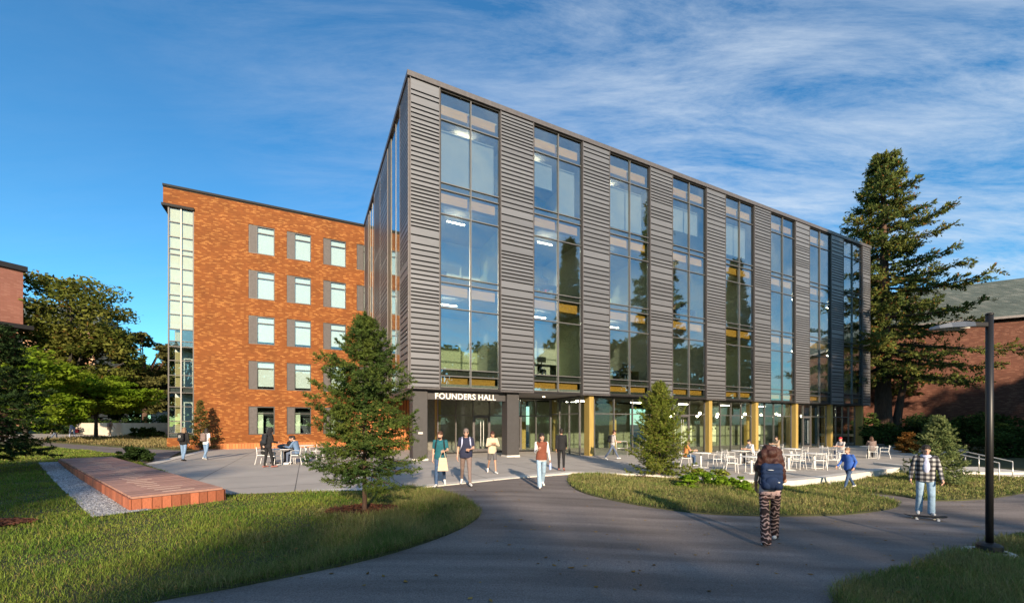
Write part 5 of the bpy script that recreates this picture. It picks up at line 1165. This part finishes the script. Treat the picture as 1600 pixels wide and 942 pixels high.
def backpack(p, label, mat, h=0.46, w=0.30, d=0.17, strap=None, mark=None):
    s, T, S, rl = p['s'], p['T'], p['S'], p['rl']; root = empty('backpack', p['loc'], R(p['face']-90), label, 'backpack', 'backpacks')
    m = MB(); zc = 0.30; yb = -0.115-d/2
    for sx in (-1, 1):
        for sz in (-1, 1):
            r_ = 0.07 if sz > 0 else 0.085
            m.cap(S(T(sx*(w/2-r_), yb+0.01, zc+sz*(h/2-r_))), S(T(sx*(w/2-r_)*0.98, yb-0.015*(1-sz), zc+sz*(h/2-r_)+0.01)), r_*s, r_*s)
    for z_ in np.linspace(-h/2+0.08, h/2-0.07, 5): m.cap(S(T(-(w/2-0.075), yb, zc+z_)), S(T(w/2-0.075, yb, zc+z_)), 0.078*s, 0.078*s)
    bo = fused('bag', m, mat, root, 0.014)
    m = MB(); m.ell(S(T(0, yb-0.06, zc-0.09)), (w*0.34*s, 0.05*s, 0.11*s), rl); fused('front_pocket', m, mat, root, 0.012)
    for sd in (-1, 1):
        st_ = MB(); st_.tube([S(T(sd*0.10, -0.10, 0.48)), S(T(sd*0.115, -0.02, 0.555)), S(T(sd*0.12, 0.10, 0.47)), S(T(sd*0.135, 0.135, 0.34)), S(T(sd*0.165, 0.06, 0.17)), S(T(sd*0.14, -0.11, 0.13))], 0.022*s, 6, flat=0.45); st_.build('strap', strap or mat, root, smooth=True)
    if mark:
        mk = MB()
        for (x_, z_, ww_, hh_) in mark: mk.ell(S(T(x_, yb-0.085, zc+z_)), (ww_*s, 0.03*s, hh_*s), rl, 8, 6)
        mk.build('emblem', MATS['white_powder_coat'], root)
    return root
C = dict(teal=cloth('teal', (0.012, 0.105, 0.135)), navy=cloth('navy', (0.020, 0.024, 0.055)), taupe=cloth('taupe', (0.20, 0.145, 0.13)), denim=cloth('denim', (0.045, 0.085, 0.17), 0.3), light_denim=cloth('light_denim', (0.30, 0.43, 0.56), 0.2), mid_denim=cloth('mid_denim', (0.17, 0.27, 0.42), 0.25), black=cloth('black', (0.012, 0.012, 0.014)), white=cloth('white', (0.72, 0.70, 0.68)), cream=cloth('cream', (0.58, 0.46, 0.33)), grey=cloth('grey', (0.11, 0.105, 0.11)), brown=cloth('rust_brown', (0.19, 0.060, 0.035)), blue=cloth('royal_blue', (0.035, 0.11, 0.42)), sky=cloth('sky_blue', (0.36, 0.47, 0.78)), pale=cloth('pale_grey', (0.45, 0.42, 0.41)), lav=cloth('lavender', (0.50, 0.53, 0.72)), tan=cloth('tan', (0.36, 0.26, 0.18)), slate=cloth('slate_blue', (0.10, 0.13, 0.20)), shirt=cloth('denim_shirt', (0.12, 0.20, 0.33), 0.2), orange=cloth('orange', (0.55, 0.22, 0.07)), red=cloth('red', (0.50, 0.03, 0.04)), pinkish=cloth('pinkish', (0.55, 0.38, 0.36)))
HR = dict(dark=hairm('dark', (0.018, 0.012, 0.010)), brown=hairm('brown', (0.075, 0.035, 0.020)), auburn=hairm('auburn', (0.050, 0.014, 0.009)), fair=hairm('fair', (0.24, 0.15, 0.09)), grey=hairm('grey', (0.20, 0.15, 0.13)))
SH = pmat('white_shoe', (0.72, 0.70, 0.67), 0.6, var=0.06); SB = pmat('black_shoe', (0.02, 0.018, 0.018), 0.5); SR = pmat('rust_shoe', (0.30, 0.12, 0.10), 0.6)
def plaid():
    m = bpy.data.materials.new('cloth_plaid'); m.use_nodes = True; nt = m.node_tree; N = nt.nodes.new; L = nt.links.new; b = nt.nodes['Principled BSDF']; b.inputs['Roughness'].default_value = 0.9
    tc = N('ShaderNodeTexCoord'); sp = N('ShaderNodeSeparateXYZ'); L(tc.outputs['Object'], sp.inputs[0]); out = []
    for i in (0, 2):
        a = N('ShaderNodeMath'); a.operation = 'MULTIPLY'; L(sp.outputs[i], a.inputs[0]); a.inputs[1].default_value = 9.0; f = N('ShaderNodeMath'); f.operation = 'FRACT'; L(a.outputs[0], f.inputs[0]); g = N('ShaderNodeMath'); g.operation = 'GREATER_THAN'; L(f.outputs[0], g.inputs[0]); g.inputs[1].default_value = 0.5; out.append(g.outputs[0])
    s_ = N('ShaderNodeMath'); s_.operation = 'ADD'; L(out[0], s_.inputs[0]); L(out[1], s_.inputs[1]); h = N('ShaderNodeMath'); h.operation = 'MULTIPLY'; L(s_.outputs[0], h.inputs[0]); h.inputs[1].default_value = 0.5
    r_ = N('ShaderNodeValToRGB'); L(h.outputs[0], r_.inputs[0]); r_.color_ramp.interpolation = 'CONSTANT'; e = r_.color_ramp.elements; e[0].color = (0.012, 0.012, 0.016, 1); e[1].position = 0.4; e[1].color = (0.09, 0.09, 0.10, 1); e2 = e.new(0.8); e2.color = (0.40, 0.39, 0.38, 1)
    L(r_.outputs[0], b.inputs['Base Color']); return m
def swirl():
    m = bpy.data.materials.new('cloth_swirl'); m.use_nodes = True; nt = m.node_tree; N = nt.nodes.new; L = nt.links.new; b = nt.nodes['Principled BSDF']; b.inputs['Roughness'].default_value = 0.85
    tc = N('ShaderNodeTexCoord'); mp = N('ShaderNodeMapping'); L(tc.outputs['Object'], mp.inputs[0]); mp.inputs['Scale'].default_value = (1.5, 1.5, 1.0); w = N('ShaderNodeTexWave'); L(mp.outputs[0], w.inputs['Vector']); w.bands_direction = 'Z'; w.inputs['Scale'].default_value = 4.2; w.inputs['Distortion'].default_value = 9; w.inputs['Detail'].default_value = 1.5; w.inputs['Detail Scale'].default_value = 1.6
    r_ = N('ShaderNodeValToRGB'); L(w.outputs[0], r_.inputs[0]); r_.color_ramp.interpolation = 'EASE'; e = r_.color_ramp.elements; e[0].position = 0.42; e[0].color = (0.020, 0.010, 0.010, 1); e[1].position = 0.70; e[1].color = (0.10, 0.035, 0.030, 1); e2 = e.new(0.88); e2.color = (0.40, 0.27, 0.24, 1)
    L(r_.outputs[0], b.inputs['Base Color']); return m
WALK = ((-16, 5, 14, 0), (20, 5, 22, 0))
def gp_(px_, py_, hf=ph): return at(px_, py_, hf)
# four walkers leaving the entrance
p = person('bearded walker in a teal tee shirt and blue jeans carrying a tote', gp_(688, 759), -85, 1.72, (18, 2, -14, 26), ((-6, 8, 12, 0), (12, 12, 75, 25)), 3, 'light', C['teal'], C['denim'], SH, HR['brown'], 25, 0, 'short', 1.12, style='short', beard=HR['dark'])
# the left hand of a figure facing the viewer shows on the right of the picture
p['root'].scale = (-1, 1, 1)
backpack(p, 'dark backpack on the walker in the teal tee shirt', C['black'])
w_ = hand_world(p, 1, True); tb_ = empty('tote_bag', (w_.x, w_.y, w_.z-0.585), R(-85), 'cream cloth tote bag hanging from the arm of the walker in teal', 'bag')
mb = MB(); mb.v = [(-0.03, -0.16, 0), (0.03, -0.16, 0), (0.03, 0.16, 0), (-0.03, 0.16, 0), (-0.012, -0.12, 0.40), (0.012, -0.12, 0.40), (0.012, 0.10, 0.40), (-0.012, 0.10, 0.40)]; mb.f = [(0, 3, 2, 1), (4, 5, 6, 7), (0, 1, 5, 4), (1, 2, 6, 5), (2, 3, 7, 6), (3, 0, 4, 7)]
mb.build('bag', C['cream'], tb_, bevel=0.01)
for y_ in (-0.012, 0.012): MB().tube([(y_, -0.09, 0.39), (y_, -0.03, 0.60), (y_, 0.03, 0.60), (y_, 0.07, 0.39)], 0.009, 6).build('handle', C['cream'], tb_)
p = person('walker with glasses in a navy polo shirt and taupe trousers', gp_(728, 758), -80, 1.80, (20, 2, -20, 14), ((8, 10, 78, 35), (-6, 12, 18, 0)), 2, 'light', C['navy'], C['taupe'], SH, HR['grey'], -5, 0, 'short', 1.18, glasses=True)
backpack(p, 'backpack with pale straps on the walker in the navy polo', C['grey'], strap=C['lav'])
p = person('walker in a cream hooded sweatshirt, grey shorts and dark sunglasses', gp_(769, 739), -75, 1.66, (16, 2, -16, 24), ((22, 14, 95, 55), (22, 14, 95, 55)), 2, 'tan', C['cream'], C['grey'], SH, HR['auburn'], 30, 0, 'long', 1.05, shorts=True, collar='hood', glasses=True, hem=0.02, style='short')
p = person('walker with long dark hair in a rust brown vest and pale jeans', gp_(846, 761), -82, 1.68, (16, 2, -15, 22), ((18, 8, 95, 12), (4, 10, 12, 0)), 2, 'light', C['white'], C['light_denim'], SH, HR['dark'], -8, 0, 'long', 0.95, style='long', flare=0.035)
p['root'].scale = (-1, 1, 1)
vm = MB(); p['torso'](vm, 0.026, -0.02)
fused('vest', vm, C['brown'], p['root'])
w_ = hand_world(p, 1, True); bt = empty('water_bottle', (w_.x, w_.y, w_.z-0.21), 0, 'pale blue water bottle held low by the walker in the rust vest', 'bottle')
MB().lathe([(0.034, 0), (0.036, 0.01), (0.036, 0.19), (0.02, 0.215)]).build('bottle_body', C['sky'], bt, smooth=False); MB().lathe([(0.021, 0.216), (0.021, 0.24)]).build('lid', C['black'], bt)
p = person('walker seen from behind in a black sweatshirt and black trousers', gp_(877, 735), 82, 1.78, (10, 2, -12, 16), WALK, 2, 'tan', C['black'], C['black'], SR, HR['dark'], 10, 0, 'long', 1.06, hem=0.02)
p = person('walker in profile with a pale grey shirt before the yellow column', gp_(957, 718), 12, 1.78, (30, 4, -30, 10), ((10, 5, 65, 5), (8, 5, 70, 5)), 5, 'light', C['pale'], C['slate'], SH, HR['auburn'], 0, 18, 'short', 1.0)
backpack(p, 'dark backpack on the walker in the pale grey shirt', C['black'], h=0.42)
# pair on the left
p = person('walker from behind in a black varsity jacket and light jeans', gp_(287, 720), 92, 1.72, (6, 2, -7, 10), ((4, 12, 12, 0), (-4, 12, 12, 0)), 1, 'light', C['black'], C['mid_denim'], SB, HR['fair'], 0, 0, 'long', 1.06, style='bob', hem=0.02)
backpack(p, 'black backpack with a white emblem on the varsity jacket walker', C['black'], mark=((-0.03, 0.02, 0.012, 0.06), (0.03, 0.02, 0.012, 0.06), (0.0, 0.09, 0.07, 0.012)))
p = person('walker from behind in a white tee shirt and blue jeans', gp_(322, 718), 85, 1.68, (8, 2, -10, 18), ((10, 16, 40, 0), (-6, 8, 12, 0)), 1, 'tan', C['white'], C['mid_denim'], SH, HR['dark'], -15, 0, 'short', 0.95, style='bob')
backpack(p, 'grey brown backpack on the white tee shirt walker', C['taupe'])
# far left walkers
for i, (a, b_, h_, top_, bot_, hr_, lb, sty) in enumerate((
    (86, 687, 1.75, 'pale', 'slate', 'dark', 'far walker in a pale shirt half hidden by the dark conifer', 'short'), (113, 685, 1.78, 'sky', 'lav', 'brown', 'far walker in sky blue with a red bag', 'short'),
    (172, 681.5, 1.72, 'tan', 'tan', 'dark', 'far walker in tan clothes with a backpack', 'short'), (186, 681, 1.72, 'white', 'black', 'dark', 'far walker in white top and black trousers', 'short'), (204, 680.5, 1.75, 'pale', 'slate', 'brown', 'far walker in pale grey, rightmost before the pale wall', 'short'))):
    p = person(lb, gp_(a, b_, gh), 80+i*8 if i != 1 else -30, h_, (16, 3, -16, 18), WALK, 3, 'light', C[top_], C[bot_], SH, HR[hr_], style=sty, vox=0.024, group='people on the far walkway')
    if i in (0, 2, 3): backpack(p, ['dark backpack on the far walker by the conifer', '', 'brown backpack on the far walker in tan', 'black backpack on the far walker in white'][i], C['black' if i != 2 else 'taupe'])
    if i == 1:
        rb_ = empty('red_bag', (p['loc'].x+0.45, p['loc'].y, p['loc'].z+0.55), 0, 'small red bag in the hand of the far walker in sky blue', 'bag'); MB().box(-0.16, 0.16, -0.06, 0.06, 0, 0.30).build('bag', C['red'], rb_, bevel=0.03); MB().tube([(-0.1, 0, 0.3), (-0.05, 0, 0.42), (0.05, 0, 0.42), (0.1, 0, 0.3)], 0.01, 6).build('handle', C['red'], rb_)
# foreground: curly haired walker, child in blue, skateboarder
p = person('walker seen from behind with big auburn curls and swirl patterned flared trousers', at(1203, 850), 66, 1.74, (-17, 10, 22, 5), ((8, 8, 40, 10), (10, 12, 60, 15)), 1, 'tan', C['pinkish'], swirl(), SH, HR['auburn'], 0, 0, 'none', 0.98, hem=-0.04, style='curly', flare=0.045, vox=0.012)
backpack(p, 'navy blue backpack on the curly haired walker', C['navy'] if False else cloth('pack_blue', (0.010, 0.026, 0.075)), h=0.48, w=0.34, d=0.19, mark=((-0.03, 0.13, 0.05, 0.008), (0.09, -0.08, 0.022, 0.012)))
p = person('walker in profile with a royal blue sweatshirt and dark jeans', at(1326, 765), 195, 1.64, (26, 4, -24, 12), ((-26, 8, 60, 0), (16, 8, 30, 0)), 3, 'light', C['blue'], C['denim'], SH, HR['fair'], 0, 0, 'long', 0.98, hem=0.03, style='bun')
skl = at(1446, 812)
p = person('skateboarder in a black and white plaid jacket and light jeans', (skl.x, skl.y, skl.z+0.115), -128, 1.76, (8, 14, -4, 12), ((6, 14, 16, 0), (-4, 14, 16, 0)), 3, 'light', plaid(), C['light_denim'], SH, HR['dark'], 8, 5, 'long', 1.12, collar='hood', flare=0.03, vox=0.013, hem=0.02)
hm_ = MB(); hm_.ell(p['S'](p['T'](0, 0.075, 0.30)), (0.085*p['s'], 0.085*p['s'], 0.22*p['s']), p['rl']); hm_.ell(p['S'](p['T'](0, 0.02, 0.53)), (0.11*p['s'], 0.10*p['s'], 0.05*p['s']), p['rl']); fused('hoodie', hm_, C['lav'], p['root'])
sb = empty('skateboard', (skl.x, skl.y, skl.z), R(-20), 'dark skateboard under the feet of the skateboarder', 'skateboard')
dk = MB(); pv = None
for (x_, w__, z_) in ((-0.41, 0.05, 0.125), (-0.36, 0.095, 0.11), (-0.28, 0.105, 0.095), (0.28, 0.105, 0.095), (0.36, 0.095, 0.11), (0.41, 0.05, 0.125)):
    n_ = len(dk.v); dk.v += [(x_, -w__, z_-0.012), (x_, -w__, z_), (x_, w__, z_), (x_, w__, z_-0.012)]
    if pv is not None:
        for k in range(4): dk.f.append((pv+k, pv+(k+1) % 4, n_+(k+1) % 4, n_+k))
    else: dk.f.append((n_, n_+1, n_+2, n_+3))
    pv = n_
dk.f.append((pv+3, pv+2, pv+1, pv)); dk.build('deck', pmat('grip_tape', (0.02, 0.02, 0.022), 0.9), sb)
for x_ in (-0.21, 0.21):
    tr_ = MB().box(x_-0.02, x_+0.02, -0.07, 0.07, 0.05, 0.083).build('truck', M_rail, sb)
    for y_ in (-0.085, 0.085): MB().tube([(x_, y_-0.017, 0.03), (x_, y_+0.017, 0.03)], 0.029, 12).build('wheel', M_white, sb)
# sitters
def sit(label, key, ang, H, top_, bot_, hair_, sleeve='short', style='short', dist=0.72, lean=8, sk='light', vox=0.018, yaw=0, pitch=15):
    t = tables[key]; x, y = t.x+math.cos(R(ang))*dist, t.y+math.sin(R(ang))*dist
    return person(label, (x, y, ph(x, y)), ang+180, H, (82, 80, 86, 86), ((35, 8, 60, 15), (30, 8, 65, 15)), lean, sk, C[top_], C[bot_], SB if bot_ == 'black' else SH, HR[hair_], yaw, pitch, sleeve, 1.0, seat=0.457, style=style, vox=vox, group='people sitting at cafe tables')
sit('sitter in a black tee shirt at the table before the brick wing', 'west', 182, 1.76, 'black', 'black', 'dark', dist=0.85, style='cap', lean=-4)
sit('sitter in a denim shirt at the table before the brick wing', 'west', 2, 1.74, 'shirt', 'slate', 'dark', 'long', lean=14)
sit('sitter with long dark hair at the far side of the table before the brick wing', 'west', 80, 1.66, 'black', 'black', 'dark', 'long', 'long', lean=10)
t_ = tables['west']; sp_ = at(419, 730, ph)
p = person('person standing in a black hood and black trousers beside the left table', sp_, 55, 1.74, (-4, 2, 10, 2), ((18, 6, 60, 20), (10, 6, 70, 20)), 6, 'light', C['black'], C['black'], SR, C['black'], 0, 15, 'long', 1.08, style='hood_up', splay=0.22)
backpack(p, 'black backpack on the hooded person beside the left table', cloth('pack_black', (0.018, 0.022, 0.028)))
for i, (dx_, dy_, sx_, lb) in enumerate(((-0.05, 0.12, 0.24, 'dark bag lying on the left cafe table'), (0.2, -0.05, 0.16, 'small dark pouch on the left cafe table'))):
    m = MB(); m.ell((0, 0, 0.11*sx_/0.24), (sx_, 0.13, 0.11*sx_/0.24)); m.ell((sx_*0.4, 0, 0.14*sx_/0.24), (sx_*0.5, 0.11, 0.10*sx_/0.24)); g_ = empty('table_bag', (t_.x+dx_, t_.y+dy_, t_.z+0.74), 0.4, lb, 'bag'); fused('bag', m, C['grey' if i == 0 else 'black'], g_); MB().tube([(-0.06, 0, 0.17*sx_/0.24), (0, 0, 0.27*sx_/0.24), (0.06, 0, 0.19*sx_/0.24)], 0.01, 6).build('strap', C['black'], g_)
sit('sitter in an orange top beside the island spruce', 'left', 170, 1.66, 'orange', 'denim', 'fair', style='short')
sit('sitter with short dark hair in a white shirt on the right terrace', 'second', 10, 1.68, 'white', 'black', 'dark', lean=14)
sit('sitter in a tan long sleeved top at the table nearest the glass', 'back', 10, 1.70, 'tan', 'slate', 'dark', 'long', lean=4)
sit('brown haired sitter from behind at the rightmost table', 'right', -120, 1.74, 'taupe', 'black', 'brown', 'long', 'bob')
sit('sitter in a red cap at the table behind the walker in blue', 'far', 185, 1.72, 'pale', 'slate', 'dark', lean=4, style='cap') if False else None
q = at(1350, 722, ph); p = person('sitter in a red cap beside the walker in blue', (q.x-0.3, q.y+1.2, ph(q.x, q.y)), 200, 1.74, (82, 80, 86, 86), ((35, 8, 60, 15), (30, 8, 65, 15)), 6, 'light', C['pale'], C['slate'], SH, C['red'], 0, 10, 'short', seat=0.457, style='cap_back', vox=0.018, group='people sitting at cafe tables')
chair((q.x-0.3, q.y+1.2, ph(q.x, q.y)), 200, 'chair under the sitter in the red cap')
# people inside at desks
M_desk = pmat('desk', (0.05, 0.045, 0.04), 0.5)
def desk(u, v, z, label):
    o = uvw(u, v); d = empty('desk', (o[0], o[1], z), RZ, label, 'desk', 'desks inside the hall'); MB().box(-0.9, 0.9, -0.38, 0.38, 0.71, 0.74).build('desk_top', M_desk, d)
    for x_ in (-0.85, 0.85): MB().box(x_-0.025, x_+0.025, -0.35, 0.35, 0, 0.709).build('leg', M_desk, d)
    mn = MB().box(-0.3, 0.3, -0.02, 0.02, 0.92, 1.26).build('monitor', M_frame, d); MB().box(-0.03, 0.03, -0.015, 0.015, 0.745, 0.919).build('stand', M_frame, mn)
def office_chair(o, z, ang, label):
    c = empty('office_chair', (o[0], o[1], z), R(ang-90), label, 'chair', 'office chairs inside the hall'); MB().box(-0.23, 0.23, -0.22, 0.22, 0.40, 0.46).build('seat', C['black'], c, bevel=0.02); MB().box(-0.21, 0.21, -0.27, -0.221, 0.52, 1.05).build('backrest', C['black'], c, bevel=0.02); MB().tube([(0, 0, 0.06), (0, 0, 0.40)], 0.03).build('column', M_frame, c)
    for k in range(5): MB().tube([(0, 0, 0.07), (0.28*math.cos(k*1.257), 0.28*math.sin(k*1.257), 0.04)], 0.018, 6).build('leg', M_frame, c)
INS = [(7.9, 1.5, 4.86, 'slate', 'dark', 'office worker at the left of the second bay, first upper floor'), (9.0, 2.0, 4.86, 'white', 'brown', 'office worker in white in the second bay, first upper floor'), (8.0, 1.6, 9.80, 'black', 'dark', 'dark haired office worker in the second bay, second upper floor'), (9.2, 2.0, 9.80, 'red', 'auburn', 'office worker in red in the second bay, second upper floor'), (15.6, 1.7, 4.86, 'grey', 'dark', 'office worker in the third bay, first upper floor'), (20.6, 1.7, 9.80, 'tan', 'brown', 'office worker in the fourth bay, second upper floor')]
for (u, v, z, tp, hr_, lb) in INS:
    o = uvw(u, v); ang = -60+random.uniform(-20, 20)
    person(lb, (o[0], o[1], z), ang, 1.7, (82, 80, 86, 86), ((35, 8, 60, 15), (30, 8, 65, 15)), 6, 'light', C[tp], C['slate'], SB, HR[hr_], 0, 10, 'long', seat=0.46, vox=0.024, style='bob' if hr_ != 'dark' else 'short', group='people inside the hall')
    office_chair(o, z, ang, 'black chair under the '+lb)
desk(8.4, 1.0, 4.86, 'dark desk in the second bay, first upper floor'); desk(8.6, 1.0, 9.80, 'dark desk in the second bay, second upper floor'); desk(15.2, 1.0, 4.86, 'dark desk in the third bay, first upper floor'); desk(20.9, 1.0, 9.80, 'dark desk in the fourth bay, second upper floor')
flush_people()
